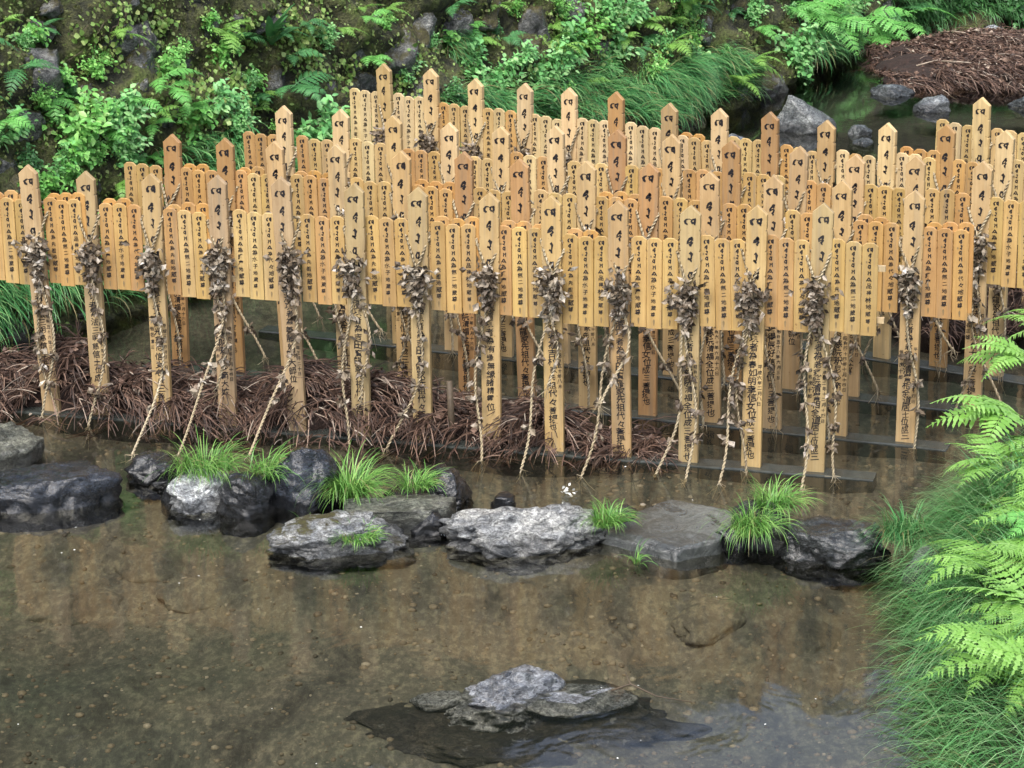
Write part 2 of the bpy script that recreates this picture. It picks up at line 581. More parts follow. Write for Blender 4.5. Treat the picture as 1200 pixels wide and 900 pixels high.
# unseen valley sides added round the pool to block low sky and darken reflections
RING = [(-8.6, 7.0), (-10.5, 0), (-9.5, -8), (-3, -13), (5, -13.5), (10.5, -8), (11.5, 1), (10.5, 9), (11.5, 17), (12.5, 27.5)]
V = []
for j in range(9):
    for k in range(90):
        t = k / 89 * (len(RING) - 1.0001)
        a, b = Vector(RING[int(t)]), Vector(RING[int(t) + 1])
        q = a.lerp(b, t - int(t))
        c = Vector((0.5, 4))
        o_ = (q - c).normalized()
        d = j * 0.75
        q = q + o_ * d
        V.append((q.x, q.y, -.3 + d * 1.15 + (0.9 * fbm((q.x, q.y, j), .5, 4) if j else 0)))
i = np.arange(9 * 90).reshape(9, 90)
F = np.stack([i[:-1, :-1].ravel(), i[:-1, 1:].ravel(), i[1:, 1:].ravel(), i[1:, :-1].ravel()], 1)
tag(obj('unseen_hillside', mesh_np('unseen_hillside', V, F, M['unseen_hill'], True)), kind='structure')

# right-hand bank
BANK = [(1.32, 6.5), (1.50, 8.6), (1.71, 10.2), (1.83, 11.2), (2.12, 11.9), (2.42, 12.6), (2.62, 13.3), (3.2, 14.2), (4.6, 15.6), (7, 17)]


def bank_edge(t):
    k = min(int(t), len(BANK) - 2)
    f = t - k
    return Vector((BANK[k][0] * (1 - f) + BANK[k + 1][0] * f, BANK[k][1] * (1 - f) + BANK[k + 1][1] * f))


def bank_pt(t, d):
    """t along the edge, d metres in from it"""
    e = bank_edge(t)
    e2 = bank_edge(min(t + 0.01, len(BANK) - 1.0001))
    u = (e2 - e)
    u = u.normalized() if u.length > 0 else Vector((0.3, 1))
    n = Vector((u.y, -u.x))
    q = e + n * d
    z = -0.3 + 0.78 * (1 - math.exp(-max(0, d + 0.05) * 3.2)) + 0.10 * d + 0.05 * fbm((q.x, q.y, 2), 3, 3)
    return Vector((q.x, q.y, z))


ts = np.linspace(0, len(BANK) - 1.001, 120)
ds = np.concatenate([np.linspace(-0.1, 1.2, 26), np.linspace(1.4, 7, 12)])
V = [bank_pt(float(t), float(d)) for d in ds for t in ts]
i = np.arange(len(ts) * len(ds)).reshape(len(ds), len(ts))
F = np.stack([i[:-1, :-1].ravel(), i[:-1, 1:].ravel(), i[1:, 1:].ravel(), i[1:, :-1].ravel()], 1)
tag(obj('river_bank', mesh_np('river_bank', V, F, M['bank'], True)), kind='structure')

# ------------------------------------------------------------------ stones
_ico = {}


def ico(sub):
    if sub not in _ico:
        import bmesh
        bm = bmesh.new()
        bmesh.ops.create_icosphere(bm, subdivisions=sub, radius=1)
        V = np.array([v.co[:] for v in bm.verts])
        F = np.array([[v.index for v in f.verts] for f in bm.faces])
        bm.free()
        _ico[sub] = (V, F)
    return _ico[sub]


def rock_mesh(name, dims, seed, mat, sub=5, facets=9, cut=0.72, rough=0.10, flat_top=None, skirt=False, peak=None, crag=0.05, vert=0):
    """faceted, weathered stone: a sphere cut by random planes, then roughened"""
    V, F = ico(sub)
    V = V.copy()
    rr = np.random.default_rng(seed)
    for _ in range(facets):
        n = rr.normal(size=3)
        n /= np.linalg.norm(n)
        c = cut + rr.uniform(-0.12, 0.18)
        d = V @ n
        k = d > c
        V[k] -= np.outer(d[k] - c, n) * 0.9
    for k_ in range(vert):                        # upright faces of a split slab
        a = (k_ + rr.uniform(-.3, .3)) / vert * 2 * np.pi
        n = np.array([math.cos(a), math.sin(a), rr.uniform(0, .15)])
        d = V @ n
        c = rr.uniform(.66, .84)
        k = d > c
        V[k] -= np.outer(d[k] - c, n)
    if flat_top is not None:
        n = np.array([rr.uniform(-.12, .12), rr.uniform(-.12, .12), 1.0])
        n /= np.linalg.norm(n)
        d = V @ n
        k = d > flat_top
        V[k] -= np.outer(d[k] - flat_top, n) * 0.93
    if skirt:                                     # part below the water stands in the bed, not undercut
        r = np.linalg.norm(V[:, :2], axis=1) + 1e-6
        ang = np.arctan2(V[:, 1], V[:, 0])
        rim = np.array([r[np.abs((ang - a + np.pi) % (2 * np.pi) - np.pi) < .2].max() for a in ang])
        k = V[:, 2] < 0.05
        f = np.clip((0.05 - V[:, 2]) / .25, 0, 1)
        tgt = np.maximum(rim / r, 1) * np.minimum(1, r * 3)
        V[k, :2] *= (1 + (np.clip(tgt, 1, 4) - 1) * f)[k, None]
    if peak:
        zz_ = np.clip(V[:, 2], 0, 1)
        V[:, 0] = V[:, 0] * (1 - .75 * zz_) + peak * zz_
        V[:, 1] *= 1 - .6 * zz_
    out = np.empty_like(V)
    o = Vector((seed * 1.37, seed * 0.71, seed * 2.11))
    for i_, v in enumerate(V):
        p = Vector(v)
        f = 1 + rough * 1.6 * noise.fractal(p * 1.3 + o, 1.0, 2.0, 3) + rough * 0.55 * noise.ridged_multi_fractal(p * 2.6 + o, 1.0, 2.0, 3, 1.0, 2.0) - rough * 0.4 + rough * 0.22 * noise.fractal(p * 9.0 + o, 0.8, 2.0, 4) - crag * (1 - abs(noise.noise(p * 3.7 + o * .3))) ** 5 - crag * .5 * (1 - abs(noise.noise(p * 8.3 - o))) ** 4
        out[i_] = v * f
    out *= np.array(dims) / 2
    return mesh_np(name, out, F, mat, True)


def stone(name, x, y, z, dims, seed, col, mat, rz=0.0, label=None, cat='rock', group=None, **kw):
    kw.setdefault('skirt', True)
    o = obj(name, rock_mesh(name, dims, seed, M[mat], **kw), None, (x, y, z), rz)
    o.color = (*col, 1)
    tag(o, label, cat, group)
    return o


DK, BLU, GRY, LGT, OLV = (0.022, 0.024, 0.028), (0.026, 0.032, 0.044), (0.17, 0.175, 0.175), (0.58, 0.60, 0.60), (0.14, 0.145, 0.12)
WEIR = 'stones of the weir across the stream'
SLAB = dict(flat_top=0.30, facets=3, cut=.8, vert=8, rough=0.05, crag=.06)
stone('river_stone', -2.28, 12.36, 0.0, (0.74, 0.60, 0.66), 3, BLU, 'rock_wet', 0.1, 'broad dark bluish wet stone with a flat top at the end of the weir', group=WEIR, flat_top=0.36, facets=16, cut=.74, rough=.07, crag=.08)
stone('river_stone', -2.62, 12.92, 0.0, (0.54, 0.58, 0.70), 5, OLV, 'rock', -0.2, 'grey green sloping slab behind the broad dark stone', group=WEIR, **SLAB)
stone('river_stone', -1.79, 12.60, 0.02, (0.28, 0.3, 0.20), 7, DK, 'rock_wet', 0.3, 'small black wet stone with straw rope lying beside it', group=WEIR)
stone('river_stone', -1.52, 12.22, 0.05, (0.32, 0.28, 0.26), 9, LGT, 'rock', 0.2, 'small whitish stone under a tuft of grass', group=WEIR, facets=12, crag=.12)
stone('river_stone', -1.27, 12.13, 0.05, (0.34, 0.34, 0.34), 12, DK, 'rock_wet', 0.5, 'dark angular stone between the whitish stone and the tall wet one', group=WEIR, facets=18, cut=.64, rough=.06)
stone('river_stone', -1.0, 12.22, 0.10, (0.52, 0.44, 0.50), 15, BLU, 'rock_wet', 0.4, 'tall shiny blue black angular stone with twigs caught on it', group=WEIR, facets=22, cut=.62, rough=.07, crag=.08)
stone('river_stone', -0.78, 11.66, 0.02, (0.74, 0.48, 0.24), 17, (0.30, 0.31, 0.31), 'rock_little_moss', 0.05, 'rounded pale grey stone with green moss along its edge', group=WEIR, facets=12, crag=.12)
stone('river_stone', -0.56, 11.95, 0.0, (0.70, 0.50, 0.56), 19, OLV, 'rock', -0.05, 'flat grey slab with a ledge, between two tufts of grass', group=WEIR, **SLAB)
stone('river_stone', -0.33, 12.22, 0.04, (0.26, 0.28, 0.24), 21, DK, 'rock_wet', 0.7, 'small dark peaked stone behind the gap in the weir', group=WEIR, facets=14)
stone('river_stone', 0.08, 11.66, 0.025, (0.84, 0.52, 0.32), 23, (0.36, 0.365, 0.355), 'rock', 0.03, 'large long pale grey stone with craggy veins in the middle of the weir', group=WEIR, facets=16, rough=0.12, crag=.16)
stone('river_stone', 0.73, 11.68, -0.015, (0.80, 0.74, 0.70), 25, (0.125, 0.135, 0.128), 'rock_smooth', -0.1, 'flat smooth grey slab with one sharp corner', group=WEIR, flat_top=0.19, facets=0, vert=6, rough=0.03, crag=.03)
stone('river_stone', 1.14, 11.62, 0.05, (0.30, 0.34, 0.30), 27, (0.05, 0.055, 0.045), 'rock_little_moss', 0.2, 'dark mossy stone half hidden by drooping grass tufts', group=WEIR)
stone('river_stone', 1.46, 11.42, 0.045, (0.52, 0.38, 0.29), 29, (0.045, 0.05, 0.05), 'rock_wet', -0.1, 'dark rounded boulder with a pale top at the far end of the weir', group=WEIR, crag=.1, flat_top=.6)
stone('river_stone', 1.83, 11.10, 0.05, (0.22, 0.26, 0.22), 31, GRY, 'rock', 0.3, 'small grey stone tucked under the grassy bank', group=WEIR)
fr = stone('river_stone', -0.06, 9.97, -0.055, (0.58, 0.40, 0.25), 33, (0.20, 0.21, 0.225), 'rock_fore', 0.15, 'wet grey rock with a low flat ledge breaking the water in the open pool', facets=14, rough=0.18, crag=.18)
for (x, y, z, dm, sd_) in ((.26, -.08, .033, (.54, .28, .09), 35), (-.26, .05, .018, (.26, .14, .08), 36)):
    lg = obj('ledge', rock_mesh('ledge', dm, sd_, M['rock_fore'], sub=4, facets=10, flat_top=.5, rough=.08, crag=.08), fr, (x, y, z))
    lg.color = (0.24, 0.25, 0.26, 1)
stone('sunken_rock', 0.02, 9.93, -0.150, (1.35, 0.72, 0.20), 34, (0.042, 0.037, 0.029), 'rock_sunk', 0.0, 'broad dark sunken rock around the wet grey one', rough=0.22, facets=3, skirt=False)
for x, y, w, h_, sd_, lb in ((-0.40, 11.80, .20, .18, 111, 'small black stone wedged beside the trickle'), (0.50, 11.80, .24, .20, 112, 'small black stone behind the tuft next to the smooth slab'), (1.0, 11.55, .20, .20, 113, 'small black stone against the sharp corner of the smooth slab'),
                             (-1.64, 12.30, .18, .18, 114, 'small black stone against the whitish one'), (-.05, 12.12, .16, .09, 115, 'tiny black stone in the current behind the large pale one'), (-.52, 12.22, .24, .16, 116, 'low brown black stone behind the small bright tuft')):
    stone('river_stone', x, y, 0.02, (w, w, h_), sd_, DK, 'rock_wet', sd_ * .7, lb, group=WEIR, sub=4, facets=14, cut=.64, rough=.07)
SUNK = 'stones lying under water in the pool'
for k, (x, y, w, d, c) in enumerate([(-1.73, 11.75, 0.42, 0.35, (0.10, 0.09, 0.07)), (-1.42, 11.45, 0.5, 0.4, (0.075, 0.068, 0.052)), (-2.0, 11.3, 0.5, 0.35, (0.08, 0.075, 0.055)),
                                   (0.85, 10.95, 0.5, 0.3, (0.085, 0.07, 0.055)), (1.25, 10.7, 0.45, 0.3, (0.075, 0.062, 0.05)), (-0.7, 9.40, 0.4, 0.3, (0.03, 0.03, 0.026))]):
    stone('sunken_stone', x, y, bed_z(x, y) - .02, (w, d, 0.13), 40 + k, c, 'bed', 0.3 * k, 'rounded brown stone lying just under the water', 'rock', SUNK, sub=4, facets=4, rough=0.12, skirt=False)
UP = 'rocks in the water upstream of the posts'
stone('river_stone', 2.30, 20.2, 0.06, (0.52, 0.40, 0.42), 51, (0.13, 0.14, 0.14), 'rock', 0.1, 'pointed slanting grey rock standing in the dark water upstream', group=UP, facets=16, cut=0.75, rough=0.04, peak=-.55)
stone('river_stone', 3.34, 20.78, 0.03, (0.30, 0.24, 0.20), 53, (0.22, 0.235, 0.24), 'rock', 0.2, 'low pale blue grey rock in front of the big debris heap', group=UP, facets=14, cut=0.6)
stone('river_stone', 2.68, 20.0, 0.0, (0.18, 0.16, 0.20), 55, (0.18, 0.2, 0.2), 'rock', 0.1, 'little pointed grey rock between the slanting rock and the pale one', group=UP, facets=12)
stone('river_stone', 2.66, 19.72, -0.03, (0.22, 0.16, 0.13), 56, (0.18, 0.2, 0.2), 'rock', 0.9, 'tiny flat grey rock beside the little pointed one', group=UP)
stone('river_stone', 3.12, 21.45, 0.0, (0.38, 0.32, 0.18), 57, (0.15, 0.17, 0.18), 'rock', 0.4, 'grey rock under the edge of the big debris heap', group=UP, facets=14)
stone('river_stone', 4.28, 23.6, 0.04, (0.36, 0.3, 0.2), 59, (0.2, 0.22, 0.235), 'rock', 0.4, 'pale rock behind the big debris heap by the shady bank', group=UP)
stone('river_stone', 4.15, 20.9, 0.0, (0.34, 0.3, 0.18), 60, (0.16, 0.18, 0.18), 'rock', 0.0, 'grey rock at the foot of the big debris heap', group=UP)
stone('river_stone', 1.66, 19.6, 0.0, (0.34, 0.3, 0.2), 61, (0.12, 0.13, 0.14), 'rock_wet', 0.0, 'low wet rock under the overhanging grass of the wall', group=UP)

# stones set in the wall: large ones that show, then smaller fill
stone_protos = [rock_mesh('stone', (1, 0.8, 1), 70 + k, M['rock_moss'], sub=4, facets=11, cut=0.68, rough=0.11, crag=.12) for k in range(6)]
stone_bare = [rock_mesh('stone', (1, 0.8, 1), 80 + k, M['rock_little_moss'], sub=4, facets=11, cut=0.66, rough=0.11, crag=.12) for k in range(4)]
BIG = [(5.21, 1.42, .5, .4), (4.99, 1.23, .32, .44), (5.36, 1.68, .26, .18), (5.85, 1.55, .36, .32), (6.38, 1.31, .2, .28), (8.38, 1.05, .52, .5), (7.94, 1.12, .28, .38), (8.71, 1.14, .4, .54), (8.52, .82, .46, .26), (9.16, 1.14, .32, .4), (9.93, .98, .5, .44), (9.75, .81, .42, .32), (10.71, .74, .34, .26), (7.18, 1.09, .24, .28), (7.61, .97, .3, .22), (4.73, .99, .26, .34), (4.75, .85, .3, .24), (5.56, 1.29, .14, .2), (5.08, 1.54, .28, .2), (6.6, 1.51, .28, .36), (12.9, .02, .56, .4), (12.45, .17, .36, .38), (14.4, .41, .44, .38), (15.39, .3, .36, .3), (6.14, 1.5, .32, .28), (8.21, 1.31, .34, .26), (9.49, 1.15, .36, .24), (10.38, 1.04, .32, .28), (6.98, 1.45, .24, .22)]


def wall_stone(s, z, w, h, bare):
    p, n, u = wall_pt(s, z, wall_bumps(s, z) * 0.5 - 0.05)
    o = obj('stone', random.choice(stone_bare if bare else stone_protos), wall, p, math.atan2(u.y, u.x) + random.uniform(-.3, .3))
    o.rotation_euler.x = random.uniform(-.3, .3)
    o.rotation_euler.y = random.uniform(-.5, .5)
    o.scale = (w, max(w, h) * 0.8, h)
    k = random.uniform(0.7, 1.25)
    o.color = (0.155 * k, 0.158 * k, 0.148 * k, 1)


for k, (s, z, w, h) in enumerate(BIG):
    wall_stone(s, z, w * 1.05, min(h, w * .9) * 1.05, k % 3 == 0 or k < 5)
for k in range(110):
    s, z = random.uniform(4.0, 16.5), random.uniform(0.0, 2.1)
    if any(abs(s - b[0]) < b[2] * .5 and abs(z - b[1]) < b[3] * .5 for b in BIG):
        continue
    w = random.uniform(0.16, 0.42)
    wall_stone(s, z, w, w * random.uniform(.6, 1.0), random.random() < .12)
# ------------------------------------------------------------------ memorial posts and tablets
def strokes(mb, polys, cx, cz, w, h, y):
    """brush strokes as flat print just in front of the board"""
    for pts in polys:
        P = np.array([(p[0] * w + cx, p[1] * h + cz) for p in pts])
        W = np.array([p[2] for p in pts]) * min(w, h) * 1.25
        n = len(P)
        T = np.gradient(P, axis=0)
        T /= np.linalg.norm(T, axis=1)[:, None] + 1e-9
        Nn = np.stack([-T[:, 1], T[:, 0]], 1)
        L, Rr = P + Nn * W[:, None] / 2, P - Nn * W[:, None] / 2
        V = [(q[0], y, q[1]) for q in L] + [(q[0], y, q[1]) for q in Rr]
        mb.add(V, [(k, n + k, n + k + 1, k + 1) for k in range(n - 1)])


GLY = [
    [[(-.08, .42, .10), (-.30, .36, .16), (-.46, .05, .30), (-.40, -.25, .34), (-.22, -.42, .18)], [(-.08, .42, .10), (.06, .30, .08), (.16, .36, .16), (.50, .44, .26)],
     [(.14, .34, .14), (.10, .02, .24), (.16, -.16, .26), (.34, -.12, .20)], [(.38, .40, .24), (.40, 0, .26), (.36, -.34, .22), (.40, -.5, .06)]],
    [[(.34, .5, .14), (.20, .40, .34), (-.06, .26, .24), (-.34, .02, .22), (-.38, -.14, .26), (-.10, -.10, .14), (.20, .06, .2), (.30, -.06, .22), (.12, -.24, .2), (.0, -.30, .28), (.14, -.42, .24), (.10, -.52, .08)],
     [(.0, .34, .3), (.26, .24, .3), (.30, .14, .12)]],
    [[(-.2, .30, .12), (.02, .42, .36), (.20, .30, .36), (.16, .02, .2), (.14, -.18, .2), (-.06, -.26, .2), (-.34, -.22, .26)], [(-.34, -.22, .24), (-.02, -.30, .28), (.12, -.44, .22), (.22, -.54, .06)]],
    [[(-.30, .44, .12), (.02, .34, .30), (.38, .44, .26)], [(-.20, .36, .16), (-.36, .0, .26), (-.26, -.22, .26), (.02, -.26, .24), (.20, -.08, .22)], [(.20, .36, .24), (.22, -.1, .26), (.18, -.34, .22), (.22, -.5, .05)]],
    [[(-.40, .44, .2), (-.22, .1, .22), (-.36, -.3, .24), (-.30, -.5, .08)], [(-.22, .1, .14), (.0, .22, .18), (.12, .0, .14)], [(.30, .5, .2), (.26, .0, .24), (.34, -.36, .22), (.20, -.5, .08)], [(.10, .40, .1), (.44, .30, .16)]],
    [[(.0, .48, .2), (-.24, .0, .2), (-.44, -.4, .22)], [(.04, .44, .2), (.24, .0, .22), (.46, -.42, .2)], [(-.2, -.1, .16), (.0, -.3, .22), (.24, -.14, .16)]],
]

_POST_TEXT = [
    ('夫淡水清項者為吉田寶龍家先祖代々菩提也', '', ''),
    ('夫淡水清項者為保慈院釈尼妙範大姉', '昭和四十四年十月十四日', '俗名増田永吉'),
    ('夫淡水清項者為善藤妙範大師位', '昭和三年正月二十日', ''),
    ('夫淡水清項者為法三明慈信士位成', '昭和五十六年三月七日', ''),
    ('夫淡水清項者為老穏院清譽相全道居士位成三', '平成十二年十二月十四日', '俗名茂十郎'),
    ('夫淡水清項者為浄慈院清福全位成三菩提也', '昭和六十年六月十六日', ''),
    ('夫淡水清項者為法月翔光信士位成三菩提也', '昭和六十一年十月五日', '俗名正雄'),
    ('夫淡水清項者為陽得辰好信士位成三菩提也', '昭和五十八年六月三日', '俗名好郎'),
    ('夫淡水清項者為春如明幸信女位成三菩提也', '平成六年二月八日', ''),
    ('夫淡水清項者為輝光釈尼信女位成三菩提', '平成三年四月廿一日', '俗名富三'),
    ('夫淡水清項者為有縁無縁諸精霊位', '', ''),
    ('夫淡水清項者為吉村家先祖代々菩提也', '昭和五十年八月', ''),
]
_TAB_TEXT = ['為護摩地蔵尊', '為無二地蔵尊', '品禅林地蔵尊', '為先祖地蔵尊', '為水子地蔵尊', '為代々地蔵尊']


def glyph_bank(chars):
    obs = {}
    for ch in chars:
        cu = bpy.data.curves.new('glyph', 'FONT')
        cu.body = ch
        cu.size = 1
        cu.resolution_u = 1
        cu.offset = 0.016
        cu.align_x = 'CENTER'
        o = bpy.data.objects.new('glyph', cu)
        C.objects.link(o)
        obs[ch] = o
    dg = bpy.context.evaluated_depsgraph_get()
    out = {}
    for ch, o in obs.items():
        me = bpy.data.meshes.new_from_object(o.evaluated_get(dg))
        Vg = np.array([v.co[:2] for v in me.vertices]) if len(me.vertices) else np.zeros((0, 2))
        Fg = [tuple(p.vertices) for p in me.polygons]
        if len(Vg):
            Vg = Vg - (Vg.max(0) + Vg.min(0)) / 2
        out[ch] = (Vg, Fg)
        bpy.data.meshes.remove(me)
    for o in obs.values():
        cu = o.data
        bpy.data.objects.remove(o)
        bpy.data.curves.remove(cu)
    return out


GB = glyph_bank(sorted(set(''.join(''.join(x) for x in _POST_TEXT) + ''.join(_TAB_TEXT))))


def column(mb, text, x, ztop, size, pitch, y, rr):
    z = ztop
    for ch in text:
        Vg, Fg = GB[ch]
        if len(Vg):
            s = size * rr.uniform(.85, 1.12)
            a = rr.normal(0, .05)
            q = Vg.copy()
            q[:, 1] += q[:, 0] * rr.uniform(.05, .2)                 # brush writing climbs to the right
            q += 0.03 * np.sin(q[:, ::-1] * 7 + rr.uniform(0, 6))
            q = q @ np.array([[math.cos(a), math.sin(a)], [-math.sin(a), math.cos(a)]]) * s
            mb.add(np.stack([q[:, 0] + x + rr.normal(0, size * .05), np.full(len(q), y), q[:, 1] + z], 1), Fg)
        z -= pitch * rr.uniform(.93, 1.07)
    return z


PW, PH, PT = 0.102, 1.35, 0.028     # post width, tip above water, thickness
TW, TH, TT = 0.0775, 0.465, 0.008   # tablet


def board_mesh(name, outline, th):
    """closed outline (x,z) extruded through th, slightly bevelled front edge"""
    n = len(outline)
    P = np.array(outline)
    c = P.mean(0)
    bev = 0.0025
    Tn = np.roll(P, -1, 0) - np.roll(P, 1, 0)
    Tn /= np.linalg.norm(Tn, axis=1)[:, None]
    inn = P + np.stack([-Tn[:, 1], Tn[:, 0]], 1) * bev
    V = [(p[0], -th / 2, p[1]) for p in inn] + [(p[0], -th / 2 + bev, p[1]) for p in P] + [(p[0], th / 2, p[1]) for p in P]
    F = [tuple(range(n))]
    for k in range(n):
        j = (k + 1) % n
        F.append((k, n + k, n + j, j))
        F.append((n + k, 2 * n + k, 2 * n + j, n + j))
    F.append(tuple(range(2 * n, 3 * n))[::-1])
    return mesh_np(name, V, F, M['wood'])


def post_outline():
    w = PW / 2
    right = [(w * .96, -0.14), (w * .97, PH - 0.50), (w * 0.98, PH - 0.42), (w * 0.985, PH - 0.365), (w * .90, PH - 0.355), (w * .985, PH - 0.345), (w * 1.03, PH - 0.29), (w, PH - 0.235), (w * .90, PH - 0.228),
             (w * .99, PH - 0.221), (w, PH - 0.14), (w * .98, PH - 0.130), (w * .90, PH - 0.124), (w * .98, PH - 0.118), (w * 1.0, PH - 0.045)]
    # counter-clockwise seen from the front (-Y)
    return right + [(0.0, PH)] + [(-x, z) for x, z in right[::-1]]


def tablet_outline():
    w = TW / 2
    right = [(w, -TH), (w, -0.115), (w * .93, -0.110), (w, -0.105), (w, -0.075), (w * .93, -0.07), (w, -0.065), (w, -0.017), (w * .5, -0.0015)]
    return right + [(0, 0.0)] + [(-x, z) for x, z in right[::-1]]


post_me = board_mesh('memorial_post', post_outline(), PT)
tablet_me = board_mesh('memorial_tablet', tablet_outline(), TT)

post_text = []
for k, (main, rt, lf) in enumerate(_POST_TEXT):
    rr = np.random.default_rng(300 + k)
    mb = MB()
    y = -PT / 2 - 0.0012
    z = PH - 0.082
    for g, (dz, w, h) in enumerate([(0, .054, .036), (.095, .034, .050), (.18, .030, .050), (.272, .030, .044), (.355, .046, .056)]):
        q = rr.normal(1, .07, 2)
        gl = [[(a_ + rr.normal(0, .025), b_ + rr.normal(0, .025), c_ * rr.uniform(.8, 1.25)) for a_, b_, c_ in st_] for st_ in GLY[g]]
        strokes(mb, gl, rr.normal(0.002, .003), z - dz + rr.normal(0, .003), w * q[0], h * q[1], y)
    head, tail = main[:7], main[7:]
    zz = column(mb, head, 0.0, PH - 0.50, 0.045, 0.0440, y, rr)
    column(mb, tail, 0.0 if not (rt or lf) else -0.002, zz, 0.044, min(0.044, (zz - 0.02) / max(1, len(tail))), y, rr)
    if rt:
        column(mb, rt, 0.035, zz - 0.01, 0.023, 0.028, y, rr)
    if lf:
        column(mb, lf, -0.035, zz - 0.03, 0.024, 0.034, y, rr)
    post_text.append(mb.mesh('inscription', M['ink']))

tab_text = []
for k, tx in enumerate(_TAB_TEXT):
    rr = np.random.default_rng(500 + k)
    mb = MB()
    y = -TT / 2 - 0.0012
    for g, dz in zip([0, 1, 2, 3, 4, 5], [.034, .062, .090, .119, .150, .182]):
        strokes(mb, GLY[g], rr.normal(0, .0015), -dz, .026 if g in (0, 5) else .018, .022, y)
    column(mb, tx, rr.normal(0, .003), -0.214, 0.028, 0.035, y, rr)
    nf = len(mb.F)
    # smudge where the tablet has been handled and rained on
    sm = [(.0045 * math.cos(a) * (1 + .3 * math.sin(3 * a)), y, -0.432 + .017 * math.sin(a)) for a in np.linspace(0, 2 * math.pi, 12, endpoint=False)]
    mb.add(sm, [tuple(range(12))])
    sm = [(-.016 + .0045 * math.cos(a), y, -0.095 + .006 * math.sin(a)) for a in np.linspace(0, 2 * math.pi, 10, endpoint=False)]
    mb.add(sm, [tuple(range(10))])
    me = mesh_np('inscription', np.concatenate(mb.V), mb.F, [M['ink'], M['stain']], False, [0] * nf + [1] * (len(mb.F) - nf))
    tab_text.append(me)

ROWS = {
    'A': [(-2.467, 13.661, 1.362), (-2.186, 13.579, 1.331), (-1.846, 13.48, 1.345), (-1.493, 13.377, 1.359), (-1.119, 13.268, 1.365), (-0.781, 13.17, 1.361), (-0.461, 13.077, 1.348), (-0.107, 12.974, 1.341), (0.213, 12.881, 1.341), (0.55, 12.783, 1.338), (0.878, 12.687, 1.331), (1.185, 12.598, 1.353), (1.491, 12.509, 1.374)],
    'D': [(-1.858, 14.41, 1.34), (-1.533, 14.285, 1.344), (-1.223, 14.165, 1.347), (-0.903, 14.042, 1.356), (-0.575, 13.916, 1.347), (-0.239, 13.786, 1.358), (0.082, 13.662, 1.349), (0.403, 13.538, 1.359), (0.713, 13.419, 1.369), (1.04, 13.293, 1.353), (1.345, 13.175, 1.349), (1.669, 13.05, 1.348), (2.0, 12.923, 1.33)],
    'C': [(-1.265, 15.041, 1.351), (-0.941, 14.899, 1.357), (-0.633, 14.763, 1.347), (-0.331, 14.63, 1.332), (-0.037, 14.502, 1.336), (0.28, 14.363, 1.357), (0.59, 14.226, 1.363), (0.882, 14.098, 1.364), (1.208, 13.955, 1.363), (1.512, 13.822, 1.351), (1.814, 13.689, 1.335), (2.11, 13.559, 1.347), (2.422, 13.422, 1.347)],
    'B': [(-0.728, 16.115, 1.369), (-0.455, 15.943, 1.373), (-0.182, 15.771, 1.341), (0.095, 15.597, 1.346), (0.367, 15.425, 1.347), (0.634, 15.258, 1.352), (0.923, 15.076, 1.326), (1.206, 14.898, 1.325), (1.483, 14.724, 1.343), (1.763, 14.548, 1.328), (2.074, 14.352, 1.352), (2.361, 14.171, 1.368), (2.642, 13.995, 1.38)],
    'E': [(2.704, 14.98, 1.35), (2.985, 14.80, 1.35)],
}
ROWP = {'A': 'in row nearest the weir', 'D': 'in second row from weir', 'C': 'in third row from weir', 'B': 'in fourth row from weir', 'E': 'in fifth row from weir'}
ORD = ['first', 'second', 'third', 'fourth', 'fifth', 'sixth', 'seventh', 'eighth', 'ninth', 'tenth', 'eleventh', 'twelfth', 'thirteenth']
POSTCOL = {'pale tan': (0.465, 0.320, 0.155), 'greyish tan': (0.418, 0.305, 0.159), 'light brown': (0.399, 0.232, 0.095), 'cream': (0.551, 0.400, 0.206)}
TABCOL = {'yellow': (0.437, 0.289, 0.105), 'pale yellow': (0.474, 0.334, 0.141), 'tan': (0.419, 0.246, 0.089), 'cream': (0.539, 0.409, 0.217), 'orange': (0.437, 0.238, 0.070)}
POSTMIX = {'A': ['greyish tan'] * 5 + ['pale tan'] * 4, 'D': ['pale tan'] * 3 + ['light brown'] * 4 + ['cream'], 'C': ['pale tan'] * 4 + ['cream'] * 2 + ['light brown'], 'B': ['pale tan'] * 3 + ['cream'] * 4 + ['light brown'] * 2, 'E': ['cream']}
TABMIX = {'A': ['yellow'] * 6 + ['pale yellow'] * 2 + ['tan'] * 2, 'D': ['yellow'] * 3 + ['tan'] * 4 + ['pale yellow'], 'C': ['pale yellow'] * 2 + ['yellow'] * 3 + ['tan'] * 3 + ['cream'], 'B': ['pale yellow'] * 4 + ['cream'] * 3 + ['tan'] * 2, 'E': ['cream', 'pale yellow']}
rp = random.Random(5)


def jit(c, a=0.13):
    k = 1 + rp.uniform(-a, a)
    return (c[0] * k, c[1] * k * (1 + rp.uniform(-.03, .03)), c[2] * k * (1 + rp.uniform(-.08, .08)), 1)


def make_tablet(x, y, z, rz, cname, label, group, tilt, var):
    o = obj('memorial_tablet', tablet_me, None, (x, y, z), rz)
    o.rotation_euler.y = tilt
    o.color = jit(TABCOL[cname])
    tag(o, label, 'tablet', group)
    tag(obj('inscription', tab_text[var], o), kind='stuff')
    return o


